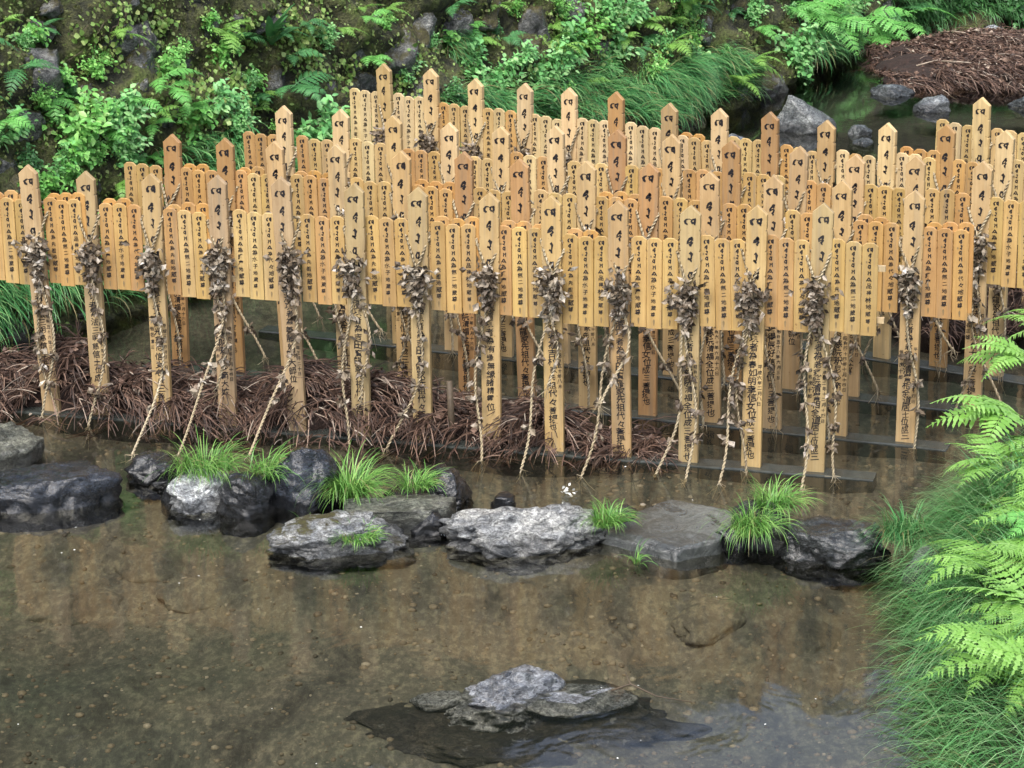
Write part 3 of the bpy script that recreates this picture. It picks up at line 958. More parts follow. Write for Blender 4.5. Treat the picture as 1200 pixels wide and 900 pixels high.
FRONT_TEXT = [3, 3, 9, 1, 2, 0, 0, 10, 11, 0, 5, 8, 4]
post_objs = {}
for rk, posts in ROWS.items():
    p0, p1 = Vector(posts[0][:2]), Vector(posts[-1][:2])
    u = (p1 - p0).normalized()
    nrm = Vector((u.y, -u.x))           # toward the camera side
    yaw = math.atan2(u.y, u.x)
    sp = (p1 - p0).length / (len(posts) - 1)
    # awash base beam and the two rails the tablets are pinned to
    L0, L1 = -0.62 * sp, (p1 - p0).length + (0.30 if rk == 'A' else 0.22 if rk != 'E' else 0.5)
    mb = MB()
    nseg = 40
    Vb = []
    for k in range(nseg + 1):
        xx = L0 + (L1 - L0) * k / nseg
        w = 0.002 * math.sin(k * 1.7)
        for yy, zz in ((-.060 + w, -.14), (-.060 + w, .004), (-.050 + w, .008 + w), (.055, .009 + w), (.062, .002), (.062, -.14)):
            Vb.append((xx, yy, zz))
    Fb = []
    for k in range(nseg):
        for j in range(6):
            a, b = k * 6 + j, k * 6 + (j + 1) % 6
            Fb.append((a, a + 6, b + 6, b))
    Fb += [tuple(range(6)), tuple(range(nseg * 6, nseg * 6 + 6))[::-1]]
    o = obj('base_beam', mesh_np('base_beam', Vb, Fb, M['beam']), None, (p0.x, p0.y, 0), yaw)
    tag(o, 'dark wet timber beam awash under the posts %s' % ROWP[rk], 'beam', 'beams under the rows of posts')
    for zz, which in ((0.80, 'lower'), (1.06, 'upper')):
        mb = MB()
        mb.box(L0, L1 + .02, .018, .036, -.014, .014)
        o = obj('rail', mb.mesh('rail', M['wood']), None, (p0.x, p0.y, zz), yaw)
        o.color = (0.5, 0.38, 0.22, 1)
        tag(o, '%s pale wooden rail behind the tablets %s' % (which, ROWP[rk]), 'rail', 'rails holding the tablets')
    post_objs[rk] = []
    for k, (x, y, h) in enumerate(posts):
        cname = rp.choice(POSTMIX[rk])
        # posts are set just in front of the rail
        o = obj('memorial_post', post_me, None, (x, y, h - PH), yaw + rp.gauss(0, .02))
        o.rotation_euler.y = rp.gauss(0, .011)
        o.rotation_euler.x = rp.gauss(0, .012)
        o.color = jit(POSTCOL[cname])
        tag(o, '%s pointed post, %s from rock wall, %s' % (cname, ORD[k], ROWP[rk]), 'post', 'tall memorial posts standing in the stream')
        tag(obj('inscription', post_text[FRONT_TEXT[k] if rk == 'A' else rp.randrange(len(post_text))], o), kind='stuff')
        post_objs[rk].append(o)
    # tablets: three in every gap, one set before the first post and one after the last
    for g in range(-1, len(posts)):
        if rk == 'E' and g == 1:
            continue
        a = (Vector(posts[g][:2]) - p0).dot(u) if g >= 0 else -sp
        b = (Vector(posts[g + 1][:2]) - p0).dot(u) if g + 1 < len(posts) else a + sp
        lo, hi = a + PW / 2, b - PW / 2
        step = min(TW + 0.002, (hi - lo + .012) / 3.0)
        mid = (lo + hi) / 2 + rp.uniform(-.004, .004)
        hz = 0.5 * (posts[max(g, 0)][2] + posts[min(g + 1, len(posts) - 1)][2]) - 0.172
        gm = rp.choice(TABMIX[rk])
        dz = rp.uniform(-.014, .014)
        tl = rp.gauss(0, .012)
        vs = [rp.choice([0, 3]), rp.choice([1, 4]), rp.choice([2, 5])]
        place = 'before first post' if g < 0 else 'beyond %s post' % ORD[g]
        for m3 in range(3):
            cn = gm if rp.random() < .72 else rp.choice(TABMIX[rk])
            t = mid + (m3 - 1) * step
            q = p0 + u * t + nrm * (-0.009 + 0.0045 * (m3 % 2) + 0.0085)
            make_tablet(q.x, q.y, hz + dz - 0.004 * m3 + rp.uniform(-.007, .007), yaw + rp.gauss(0, .012), cn,
                        '%s inscribed tablet, %s of three %s, %s' % (cn, ('first', 'middle', 'last')[m3], place, ROWP[rk]),
                        'narrow inscribed tablets between the posts', tl + rp.gauss(0, .004), vs[m3])
        # older tablets left behind the set
        if rp.random() < (0.36 if rk in 'AD' else 0.22):
            nb = rp.choice([2, 3, 3])
            st = 0
            for m3 in range(nb):
                cn = rp.choice(['orange', 'orange', 'tan'])
                t = mid + (m3 + st - 1) * step + .022
                q = p0 + u * t - nrm * 0.0085
                make_tablet(q.x, q.y, hz + dz + rp.uniform(.016, .034), yaw, cn,
                            '%s older tablet, %s behind the three %s, %s' % (cn, ('first', 'middle', 'last')[m3], place, ROWP[rk]),
                            'older tablets tucked behind', tl, vs[m3])

# ------------------------------------------------------------------ straw ropes with withered leaf bunches
def crumpled(mb, p, d, size, rr):
    """one curled dry leaf: a bent kite of five points"""
    d = d / (np.linalg.norm(d) + 1e-9)
    s = np.cross(d, rr.normal(size=3))
    s /= np.linalg.norm(s) + 1e-9
    n = np.cross(s, d)
    L, W = size * rr.uniform(.7, 1.3), size * rr.uniform(.26, .48)
    b = rr.uniform(-.35, .45)
    V = [p, p + d * L * .5 + s * W + n * L * b * .5, p + d * L * .55 + n * L * (b * .5 - .22), p + d * L * .5 - s * W + n * L * b * .5, p + d * L * .95 + n * L * b + s * W * rr.uniform(-.5, .5)]
    mb.add(V, [(0, 2, 1), (0, 3, 2), (2, 4, 1), (2, 3, 4)])


def leaf_clump(mb, c, n, spread, size, rr, down=0.5):
    for _ in range(n):
        d = rr.normal(size=3) * np.array([1, .75, .8])
        d[1] = -abs(d[1]) * .8
        d[2] -= down
        q = np.array(c) + rr.normal(size=3) * spread * np.array([1, .55, 1])
        crumpled(mb, q, d, size, rr)


def sag(p, q, n, sway, rr):
    p, q = np.array(p, float), np.array(q, float)
    t = np.linspace(0, 1, n)[:, None]
    path = p * (1 - t) + q * t
    ph = rr.uniform(0, 6, 2)
    path[:, 0] += (np.sin(t[:, 0] * 5 + ph[0]) - math.sin(ph[0])) * sway * np.sin(t[:, 0] * np.pi)
    path[:, 1] += np.sin(t[:, 0] * 4 + ph[1]) * sway * .4 * np.sin(t[:, 0] * np.pi)
    return path


def garland(seed, ends, bunch=1.0, brown=False, tail_leaves=1.0):
    """returns meshes (rope_loop, [(rope_tail, leaves)...], leaf_bunch); local frame of a post, z up from its tip"""
    rr = np.random.default_rng(seed)
    w, f = PW / 2 + .004, -PT / 2 - .010
    kz = -0.40 + rr.uniform(-.02, .02)
    kx = rr.uniform(-.01, .01)
    lm = MB()
    lz, rz_ = -0.25 + rr.uniform(-.03, .03), -0.25 + rr.uniform(-.03, .03)
    lm.rope([(kx, f - .012, kz), (-w * .55, f, (kz + lz) / 2), (-w - .006, -.004, lz), (-w - .004, PT / 2 + .01, lz + .015), (0, PT / 2 + .016, lz + .02), (w + .004, PT / 2 + .01, rz_ + .015),
             (w + .006, -.004, rz_), (w * .55, f, (kz + rz_) / 2), (kx, f - .012, kz)], 0.0075)
    loop = lm.mesh('rope_loop', M['rope'], True)
    dm = M['dry_leaf_brown'] if brown else M['dry_leaf']
    bm_ = MB()
    leaf_clump(bm_, (kx, f - .025, kz - .035), int(84 * bunch), .036 * bunch, .045, rr, .2)
    leaf_clump(bm_, (kx, f - .02, kz - .10), int(34 * bunch), .022 * bunch, .044, rr, .8)
    leaf_clump(bm_, (kx, f - .015, kz - .16), int(16 * bunch), .016, .045, rr, .9)
    bunch_me = bm_.mesh('withered_leaf_bunch', dm)
    tails = []
    for (wx, wf, zend) in ends:
        dx, fwd = wx * .96 + wf * .26, max(.03, wf * .96 - wx * .26)     # world sideways / toward the stones -> post frame
        tm = MB()
        path = sag((kx, f - .014, kz - .03), (dx, f - .016 - fwd, zend), 26, .035, rr)
        # hang near the post first, then swing out
        tt = np.linspace(0, 1, 26)
        path[:, 1] = f - .014 - fwd * np.clip((tt - .25) / .75, 0, 1) ** 2.2
        path[:, 0] += -dx * tt + dx * tt ** 1.9
        tm.rope(path, 0.0070)
        # frayed end
        e = path[-1]
        for _ in range(7):
            tm.tube([e, e + rr.normal(size=3) * .018 + np.array([0, 0, -.02]), e + rr.normal(size=3) * .03 + np.array([0, -.01, -.06])], .0022, .001, 3, False)
        cm = MB()
        nleaf = int(rr.integers(5, 9) * tail_leaves)
        for q in np.linspace(.06, .80, max(1, nleaf)) + rr.normal(0, .02, max(1, nleaf)):
            c = path[int(min(.95, max(0, q)) * 25)]
            leaf_clump(cm, c, int(rr.integers(4, 10)), .010, .046, rr, 1.0)
        tails.append((tm.mesh('rope_tail', M['rope'], True), cm.mesh('withered_leaves', dm)))
    return loop, tails, bunch_me


def hang(post, g, label):
    loop, tails, bunch_me = g
    o = empty('rope_garland', post.location + Vector((0, 0, PH)), post.rotation_euler.z)
    tag(o, label, 'garland', 'rope garlands tied round the posts')
    obj('rope_loop', loop, o)
    tag(obj('withered_leaf_bunch', bunch_me, o), kind='stuff')
    for rme, lme in tails:
        t = obj('rope_tail', rme, o)
        tag(obj('withered_leaves', lme, t), kind='stuff')


A_ENDS = [[(.06, .05, -1.36), (-.02, .08, -1.34)], [(-.04, .12, -1.34)], [(-.08, .55, -1.33)], [(-.13, .75, -1.24), (-.02, .1, -1.1)], [(-.20, .42, -1.33)], [(-.05, .10, -1.36), (.02, .06, -1.1)], [(-.17, .12, -1.33)], [(-.04, .18, -1.34)],
          [(-.16, .25, -1.33), (-.02, .06, -.95)], [(-.20, .26, -1.33), (-.10, .12, -1.0)], [(-.17, .12, -1.35), (-.02, .2, -1.35)], [(-.16, .22, -1.34), (-.02, .08, -1.34)], [(-.08, .22, -1.36), (.09, .10, -1.34)]]
for k, po in enumerate(post_objs['A']):
    hang(po, garland(700 + k, A_ENDS[k], 1.0, k % 3 == 1 or k >= 10, 1.15), 'rope with withered leaves tied to %s post from rock wall, %s' % (ORD[k], ROWP['A']))
protos = [garland(740 + k, e, .8, k % 2 == 1, .8) for k, e in enumerate([[(.05, .05, -1.33)], [(.20, .12, -1.2)], [(-.08, .06, -1.33), (.16, .1, -1.25)], [(.03, .08, -1.3)], [(.24, .05, -1.0), (.02, .06, -1.3)], [(-.03, .05, -1.34)]])]
for rk in 'DCBE':
    for k, po in enumerate(post_objs[rk]):
        hang(po, protos[rp.randrange(6)], 'rope with withered leaves tied to %s post from rock wall, %s' % (ORD[k], ROWP[rk]))

# ------------------------------------------------------------------ dead cedar foliage washed against the posts
def debris(name, zone, n, label, seed, mat=None, mound=None):
    """zone(rr) -> (point on heap, outward direction)"""
    rr = np.random.default_rng(seed)
    mb = MB()
    for _ in range(n):
        p, d = zone(rr)
        L = rr.uniform(.08, .26)
        stick = rr.uniform() < .45
        d = d / (np.linalg.norm(d) + 1e-9)
        k = 6
        t = np.linspace(0, 1, k)
        side = np.cross(d, [0, 0, 1.0])
        side /= np.linalg.norm(side) + 1e-9
        cur = rr.normal(0, .25)
        path = p + d * (L * t)[:, None] + side * (cur * L * t ** 2)[:, None] + np.array([0, 0, -1.0]) * (rr.uniform(.2, .85) * L * t ** 2)[:, None]
        path[:, 2] = np.maximum(path[:, 2], -.02)
        mb.tube(path, rr.uniform(.0035, .006), .002, 3, False)
        # a cedar spray: cords that run almost alongside the stem, like a tassel
        for b in range(int(rr.integers(1, 4) if stick else rr.integers(4, 9))):
            i0 = int(rr.integers(0, k - 2))
            s = rr.choice([-1, 1])
            bd = d * 1.0 + side * s * (rr.uniform(.4, 1.2) if stick else rr.uniform(.12, .55)) + np.array([0, 0, rr.uniform(-.35, .2)])
            bl = L * rr.uniform(.35, .7)
            q = path[i0]
            tt = np.linspace(0, 1, 4)
            bp = q + bd * (bl * tt)[:, None] + np.array([0, 0, -.5 * bl]) * (tt ** 2)[:, None]
            bp[:, 2] = np.maximum(bp[:, 2], -.025)
            mb.tube(bp, rr.uniform(.003, .0048), .0016, 3, False)
    for _ in range(n // 3):                       # flat dead leaves and bark flakes among the twigs
        p, d = zone(rr)
        crumpled(mb, p + np.array([0, 0, .015]), d, rr.uniform(.025, .06), rr)
    o = obj(name, mb.mesh(name, M['twig']))
    tag(o, label, 'debris', kind='stuff')
    return o


def lineA(t):
    a, b = Vector(ROWS['A'][0][:2]), Vector(ROWS['A'][-1][:2])
    return a.lerp(b, t)


def heightA(t):
    """heap height along the front row, t 0..1"""
    return max(0.0, 0.20 - .08 * max(0, t - .3) + 0.06 * math.sin(t * 17 + 1) + .03 * math.sin(t * 41)) * (1 if t < .64 else max(.12, 1 - (t - .64) / .12))


def zoneA(rr):
    t = rr.uniform(-.14, .82)
    h = heightA(t) * (1 + 0.25 * math.sin(t * 60))
    c = lineA(t)
    o = rr.normal(0, .5)
    o = max(-1.0, min(1.15, o))
    wid = .26 if t < .55 else .20
    z = h * (1 - .8 * o * o) + rr.uniform(-.03, .02)
    p = np.array([c.x + rr.normal(0, .02), c.y + .17 + wid * (-o), max(0, z)])
    w = 4.0 * noise.noise(Vector((p[0] * 5, p[1] * 5, p[2] * 4))) + rr.normal(0, .6)            # neighbouring sprays lie the same way
    d = np.array([1.1 * math.sin(w) + rr.normal(0, .3), -o * .9 - .35 + .4 * math.cos(w) + rr.normal(0, .25), rr.normal(.15, .2)])
    return p, d


def heap_core(name, cs, label):
    """dark packed heart of a heap: low mounds"""
    mb = MB()
    for (x, y, rx, ry, h, sd) in cs:
        Vi, Fi = ico(3)
        q = Vi * np.array([rx, ry, h])
        q = q * (1 + .18 * np.array([[noise.noise(Vector(v) * 2.2 + Vector((sd, sd, 0)))] for v in Vi]))
        mb.add(q + np.array([x, y, -.02]), Fi)
    return mb.mesh(name, M['mulch'], True)


da = debris('cedar_debris', zoneA, 2300, 'reddish brown dead cedar foliage heaped along the foot of the front posts', 21)
cs = []
for k in range(16):
    t = -.14 + k * .056
    c = lineA(t)
    cs.append((c.x, c.y + .22, .20, .20, max(.02, heightA(t) * .72), k))
tag(obj('packed_core', heap_core('packed_core', cs, ''), da), kind='stuff')


def zoneR(rr):
    x, y = rr.uniform(2.3, 3.6), rr.uniform(14.6, 15.5)
    h = .34 * max(0, 1 - ((y - 15.1) / .55) ** 2)
    return np.array([x, y, h]), np.array([rr.normal(0, .8), rr.normal(-.5, .6), rr.normal(.1, .25)])


dr = debris('cedar_debris', zoneR, 500, 'dark dead cedar foliage caught behind the last posts near the ferny bank', 22)
tag(obj('packed_core', heap_core('packed_core', [(2.5 + .3 * k, 15.1, .3, .4, .26, 30 + k) for k in range(5)], ''), dr), kind='stuff')


def farh(x, y):
    e = min(1, max(0, (x - 2.95) / .6))
    return (.20 * e + .04 * math.sin(x * 5) + .05 * math.sin(y * 4 + x)) * max(0.0, 1 - abs((y - 22.4) / .95) ** 2.5)


def zoneF(rr):
    x, y = rr.uniform(3.1, 5.6), rr.uniform(21.5, 23.2)
    return np.array([x, y, max(0, farh(x, y))]), np.array([math.cos(3 * noise.noise(Vector((x * 2.5, y * 2.5, 4)))) + rr.normal(0, .35), -.5 + rr.normal(0, .4), rr.normal(.05, .2)])


df = debris('cedar_debris', zoneF, 2600, 'broad raft of reddish brown dead cedar foliage on the water upstream', 23)
tag(obj('packed_core', heap_core('packed_core', [(3.5 + .45 * (k % 6), 21.95 + .42 * (k // 6), .38, .36, .14, 50 + k) for k in range(18)], ''), df), kind='stuff')
for k, (x, y, dx, dy, l) in enumerate([(3.6, 21.95, .22, -.16, 'pale broken stick lying across the big debris heap'), (3.4, 22.0, .18, .02, 'short pale stick half sunk in the big debris heap'), (3.75, 22.95, .16, -.30, 'whitish stick on the back of the big debris heap'), (4.0, 22.95, .6, .05, 'long grey stick along the back of the big debris heap')]):
    mb = MB()
    mb.tube([(x + dx * q, y + dy * q, farh(x + dx * q, y + dy * q) + .025) for q in (0, .5, 1)], .008, .005, 6)
    tag(obj('stick', mb.mesh('stick', m_plain('bleached_wood', (.30, .24, .18)) if k == 0 else bpy.data.materials['bleached_wood'], True)), l, 'stick')
mb = MB()
mb.tube([(-.31, 13.06, -.02), (-.315, 13.05, .15), (-.32, 13.06, .33)], .020, .017, 8)
tag(obj('stake', mb.mesh('stake', M['stem'], True)), 'short dark brown stake sticking out of the cedar debris', 'stake')
# ------------------------------------------------------------------ plants
def blades(n, base, az, L, e0, droop, width, seg=6):
    """ribbon grass blades, arrays per blade; droop = how far the tip bends down (radians)"""
    t = np.linspace(0, 1, seg + 1)
    el = e0[:, None] - droop[:, None] * t[None] ** 1.2
    st = L[:, None] / seg
    dxy = np.cos(el) * st
    dz = np.sin(el) * st
    rad = np.concatenate([np.zeros((n, 1)), np.cumsum(dxy[:, :-1], 1)], 1)
    zz = np.concatenate([np.zeros((n, 1)), np.cumsum(dz[:, :-1], 1)], 1)
    P = np.stack([base[:, None, 0] + rad * np.cos(az)[:, None], base[:, None, 1] + rad * np.sin(az)[:, None], base[:, None, 2] + zz], 2)
    w = (width[:, None] * (1 - t[None] ** 2.0 * .92))[..., None]
    tw = az + np.pi / 2
    S = np.stack([np.cos(tw), np.sin(tw), np.full(n, .25)], 1)[:, None, :]
    V = np.concatenate([(P - S * w / 2)[:, :, None], (P + S * w / 2)[:, :, None]], 2).reshape(-1, 3)
    b = (np.arange(n) * (seg + 1) * 2)[:, None] + np.arange(seg)[None] * 2
    F = np.stack([b, b + 1, b + 3, b + 2], 2).reshape(-1, 4)
    return V, F


def tuft(name, x, y, z, n, r, L, mat, label, lean=None, seed=0, cat='grass', group=None, kind=None, wid=.0052, dr=(1.3, 2.9)):
    g = np.random.default_rng(seed)
    a = g.uniform(0, 2 * np.pi, n)
    rad = r * np.sqrt(g.uniform(0, 1, n))
    base = np.stack([rad * np.cos(a), rad * np.sin(a) * .8, g.uniform(-.02, .01, n)], 1)
    az = a + g.normal(0, .7, n) if lean is None else np.where(g.uniform(size=n) < .6, lean + g.normal(0, .6, n), a)
    V, F = blades(n, base, az, L * .98 * g.uniform(.45, 1.2, n), g.uniform(.7, 1.5, n), g.uniform(*dr, n), wid * g.uniform(.6, 1.2, n))
    o = obj(name, mesh_np(name, V, F, M[mat], True), None, (x, y, z))
    tag(o, label, cat, group, kind)
    return o


TG = 'grass tufts growing on the weir stones'
tuft('grass_tuft', -1.50, 12.28, .15, 330, .14, .22, 'grass_bright', 'wide fresh green grass tuft on top of the whitish stone', seed=1, group=TG, lean=-1.2)
tuft('grass_tuft', -1.20, 12.20, .15, 170, .10, .20, 'grass_bright', 'sparse pale grass tuft leaning from the dark angular stone', seed=2, group=TG, lean=-.3)
tuft('grass_tuft', -.79, 12.16, .06, 420, .09, .27, 'grass_bright', 'tall dense green grass tuft beside the tall blue black stone', seed=3, group=TG)
tuft('grass_tuft', -.47, 12.08, .12, 190, .07, .15, 'grass_bright', 'small bright grass tuft behind the flat grey ledge slab', seed=4, group=TG)
tuft('grass_tuft', .43, 11.60, .10, 210, .06, .16, 'grass_bright', 'bright grass tuft between the large pale stone and the smooth slab', seed=5, group=TG)
tuft('grass_tuft', 1.20, 11.60, .17, 240, .08, .19, 'grass_bright', 'upright grass tuft on the dark mossy stone', seed=6, group=TG)
tuft('grass_tuft', 1.08, 11.43, .12, 260, .08, .24, 'grass_bright', 'long drooping grass tuft hanging into the pool from the dark mossy stone', seed=7, group=TG, lean=-1.6, dr=(1.6, 2.8))
tuft('grass_tuft', 1.78, 11.36, .10, 420, .11, .26, 'grass_teal', 'deep green drooping grass tuft beside the dark rounded boulder', seed=8, group=TG, lean=-1.9, dr=(1.4, 2.6))
tuft('moss_tuft', -.72, 11.52, .08, 260, .09, .10, 'grass_bright', 'short yellowish tuft on the rounded pale grey stone', seed=9, group=TG, wid=.005)
tuft('grass_tuft', .55, 11.36, .0, 26, .02, .12, 'grass_bright', 'thin sprig of grass at the water under the smooth slab', seed=10, group=TG)
tuft('grass_tuft', -.98, 11.85, .0, 26, .02, .13, 'grass_bright', 'thin sprig of grass at the water under the tall stone', seed=12, group=TG)

# grass of the right bank: long fine blades drooping toward the stream
g = np.random.default_rng(31)
nb = 5200
tb = g.uniform(.8, 4.1, nb)
db = np.abs(g.normal(0, .30, nb)) - .02
base = np.array([bank_pt(float(t), float(d)) for t, d in zip(tb, db)])
az = np.pi + g.normal(.15, .4, nb) + np.array([1.3 * noise.noise(Vector((p[0] * 4, p[1] * 4, 1))) for p in base])
V, F = blades(nb, base, az, g.uniform(.18, .44, nb), g.uniform(.4, 1.4, nb), g.uniform(1.0, 2.6, nb), g.uniform(.004, .0115, nb))
tag(obj('bank_grass', mesh_np('bank_grass', V, F, m_leaf('bank_grass_green', (0.11, 0.33, 0.11), (0.20, 0.48, 0.19), (0.42, 0.62, 0.33), 0.35, 0.42, 0.05), True)), 'fine bluish green grass drooping over the bank beside the pool', 'grass', kind='stuff')


def wall_grass(name, spans, n, Lr, mat, label, seed):
    """blades hanging from the wall; spans = (s0, s1, z0, z1)"""
    g = np.random.default_rng(seed)
    B, AZ = [], []
    for _ in range(n):
        s0, s1, z0, z1 = spans[g.integers(len(spans))]
        s, z = g.uniform(s0, s1), g.uniform(z0, z1)
        p, nn, u = wall_pt(s, z, wall_bumps(s, z) + .03)
        B.append(p)
        AZ.append(math.atan2(nn.y, nn.x) + g.normal(0, .35) + 1.6 * noise.noise(Vector((s * 3.1, z * 3.1, 2))))
    V, F = blades(n, np.array(B), np.array(AZ), g.uniform(*Lr, n), g.uniform(.1, 1.2, n), g.uniform(.9, 2.7, n), g.uniform(.004, .011, n))
    tag(obj(name, mesh_np(name, V, F, M[mat], True)), label, 'grass', kind='stuff')


wall_grass('hanging_grass', [(9.0, 10.6, .25, .60), (10.4, 12.2, .18, .46), (10.6, 12.3, .1, .40), (11.0, 12.25, .2, .44)], 5200, (.12, .36), 'grass_teal', 'long green grass hanging down the wall to the water behind the posts', 41)
wall_grass('hanging_grass', [(3.9, 5.0, .30, .55), (3.9, 4.8, .2, .5)], 2200, (.2, .40), 'grass_teal', 'green grass hanging to the water at the near end of the rock wall', 42)
wall_grass('hanging_grass', [(13.7, 14.6, .10, .34)], 1500, (.18, .36), 'grass_teal', 'grass hanging over the dark water below the large ferns', 43)
wall_grass('hanging_grass', [(5.9, 6.6, .55, .85), (8.3, 9.2, .5, .72), (6.8, 7.6, .5, .7), (9.0, 9.3, .95, 1.05)], 2400, (.10, .26), 'grass_teal', 'short fine grass in patches on the mossy wall', 44)
wall_grass('hanging_grass', [(15.4, 17.8, .1, .8)], 3200, (.14, .34), 'leaf_deep', 'dark grass covering the shaded far bank behind the big debris heap', 45)
wall_grass('hanging_grass', [(5.2, 8.5, .1, .5)], 2500, (.14, .3), 'grass_teal', 'grass at the foot of the wall behind the posts', 46)


def leaf_shape(P, D, Nrm, L, W):
    """folded pointed leaf, arrays (n,3)/(n,)"""
    S = np.cross(D, Nrm)
    S /= np.linalg.norm(S, axis=1)[:, None] + 1e-9
    L_, W_ = L[:, None], W[:, None]
    pts = [P, P + D * L_ * .35 + S * W_ * .5 + Nrm * W_ * .12, P + D * L_ * .45, P + D * L_ * .35 - S * W_ * .5 + Nrm * W_ * .12, P + D * L_ - Nrm * L_ * .12,
           P + D * L_ * .72 + S * W_ * .36 + Nrm * W_ * .05, P + D * L_ * .72 - S * W_ * .36 + Nrm * W_ * .05]
    V = np.stack(pts, 1).reshape(-1, 3)
    b = (np.arange(len(P)) * 7)[:, None]
    tri = np.array([(0, 2, 1), (0, 3, 2), (1, 2, 5), (2, 3, 6), (5, 2, 4), (2, 6, 4)])
    F = (b[:, None] + tri[None]).reshape(-1, 3)
    return V, F


def unit(a):
    return a / (np.linalg.norm(a, axis=-1, keepdims=True) + 1e-9)


def shrub_mesh(seed, n, lw, aspect):
    """leaves of a unit-radius plant growing out along +X (out of the wall) and up"""
    g = np.random.default_rng(seed)
    k = 15
    tips = unit(g.normal(size=(k, 3)) * np.array([.7, 1.1, .9]) + np.array([.55, 0, .15])) * g.uniform(.45, 1.25, (k, 1))
    mb = MB()
    for q in tips:
        t = np.linspace(0, 1, 5)[:, None]
        mb.tube(q * t + np.array([0, 0, .12]) * np.sin(t * np.pi), .02, .008, 4, False)
    idx = g.integers(k, size=n)
    f = g.uniform(.25, 1.05, n)
    P = tips[idx] * f[:, None] + g.normal(0, .13, (n, 3))
    D = unit(g.normal(size=(n, 3)) + np.array([.7, 0, -.15]))
    Nn = unit(g.normal(0, .45, (n, 3)) + np.array([.55, 0, .8]))
    D = unit(D - Nn * (D * Nn).sum(1)[:, None])
    L = lw * g.uniform(.5, 1.45, n)
    V, F = leaf_shape(P, D, Nn, L, L * aspect)
    return V, F, mb


shrub_protos = {}
for k, (mat, lw, asp, n) in enumerate([('leaf_teal', .20, .62, 620), ('leaf_green', .19, .6, 640), ('leaf_teal', .27, .5, 420), ('leaf_deep', .22, .6, 480), ('leaf_green', .28, .62, 340)]):
    V, F, mb = shrub_mesh(60 + k, n, lw, asp)
    shrub_protos[k] = (mesh_np('foliage', V, F, M[mat]), mb.mesh('stems', M['stem']))
SHR = [(4.85, 1.19, .13), (5.32, 1.08, .21), (5.56, 1.11, .18), (5.13, .95, .12), (5.56, .95, .15), (6.1, 1.3, .13), (6.42, 1.04, .14), (6.6, .98, .11), (7.34, .74, .19), (7.17, .65, .17), (5.11, 1.65, .07), (9.09, 1.04, .15), (9.16, .87, .17), (9.21, .69, .19), (9.68, .66, .2), (10.18, .79, .23), (10.42, .85, .19), (9.91, .71, .15), (10.77, .67, .19), (10.68, .97, .18), (11.71, .37, .16), (11.12, .9, .16), (13.18, .24, .24), (13.45, .08, .14), (12.98, .64, .14), (14.4, .35, .21), (14.9, .36, .21), (16.26, .24, .23), (16.8, .15, .23), (6.48, .9, .11), (6.16, .98, .13), (8.34, .96, .12), (9.54, .82, .11), (5.71, .78, .12), (12.04, .61, .13), (15.86, .22, .2)]
SHL = ['bushy cool green leafy plant on the rock wall', 'bushy fresh green leafy plant on the rock wall', 'large leaved cool green plant on the rock wall', 'dark leafy plant on the rock wall', 'broad leaved green plant on the rock wall']
rs = random.Random(9)


def where(s, z):
    """where on the wall, told by what is nearby"""
    for lim, nm in ((5.25, 'by the wall end'), (5.9, 'behind the two lowest posts'), (6.5, 'near the creepers'), (7.1, 'under the strap leaf rosette' if z < 1.27 else 'beside the strap leaf rosette'), (7.7, 'beyond the rosette'), (8.6, 'among bare stones'),
                    (9.4, 'left of the hanging grass'.replace('left of', 'before')), (10.2, 'above the hanging grass'), (11.0, 'over the fourth row'), (11.9, 'above the grassy overhang'), (12.7, 'at the overhang end'), (13.7, 'over the dark water'), (14.6, 'by the large ferns'), (99, 'near the big debris heap')):
        if s < lim:
            break
    top = 1.9 - .105 * (s - 4)
    return ('low, ' if z < top * .45 else 'high, ' if z > top * .72 else 'midway, ') + nm




def plant_on_wall(name, s, z, off=.03):
    p, n, u = wall_pt(s, z, wall_bumps(s, z) + off)
    return empty(name, p, math.atan2(n.y, n.x))


def add_shrub(s, z, r, k, off=.04):
    o = plant_on_wall('leafy_plant', s, z, off)
    o.rotation_euler.z += rs.uniform(-.5, .5)
    f, st = shrub_protos[k]
    a = obj('foliage', f, o)
    tag(a, kind='stuff')
    b = obj('stems', st, o)
    a.scale = b.scale = (r, r, r)
    tag(o, SHL[k] + ', ' + where(s, z), 'plant', 'leafy plants on the rock wall')


for k, (s, z, r) in enumerate(SHR):
    add_shrub(s, z, r * 1.1, 3 if s > 15 else rs.choice([0, 0, 1, 2, 4]))
for k in range(70):
    s = rs.uniform(4.3, 14.5)
    z = max(.1, rs.uniform(.3, .95) * (1.9 - .11 * (s - 4)))
    add_shrub(s, z, rs.uniform(.07, .13), rs.choice([0, 1, 1, 3, 4]))


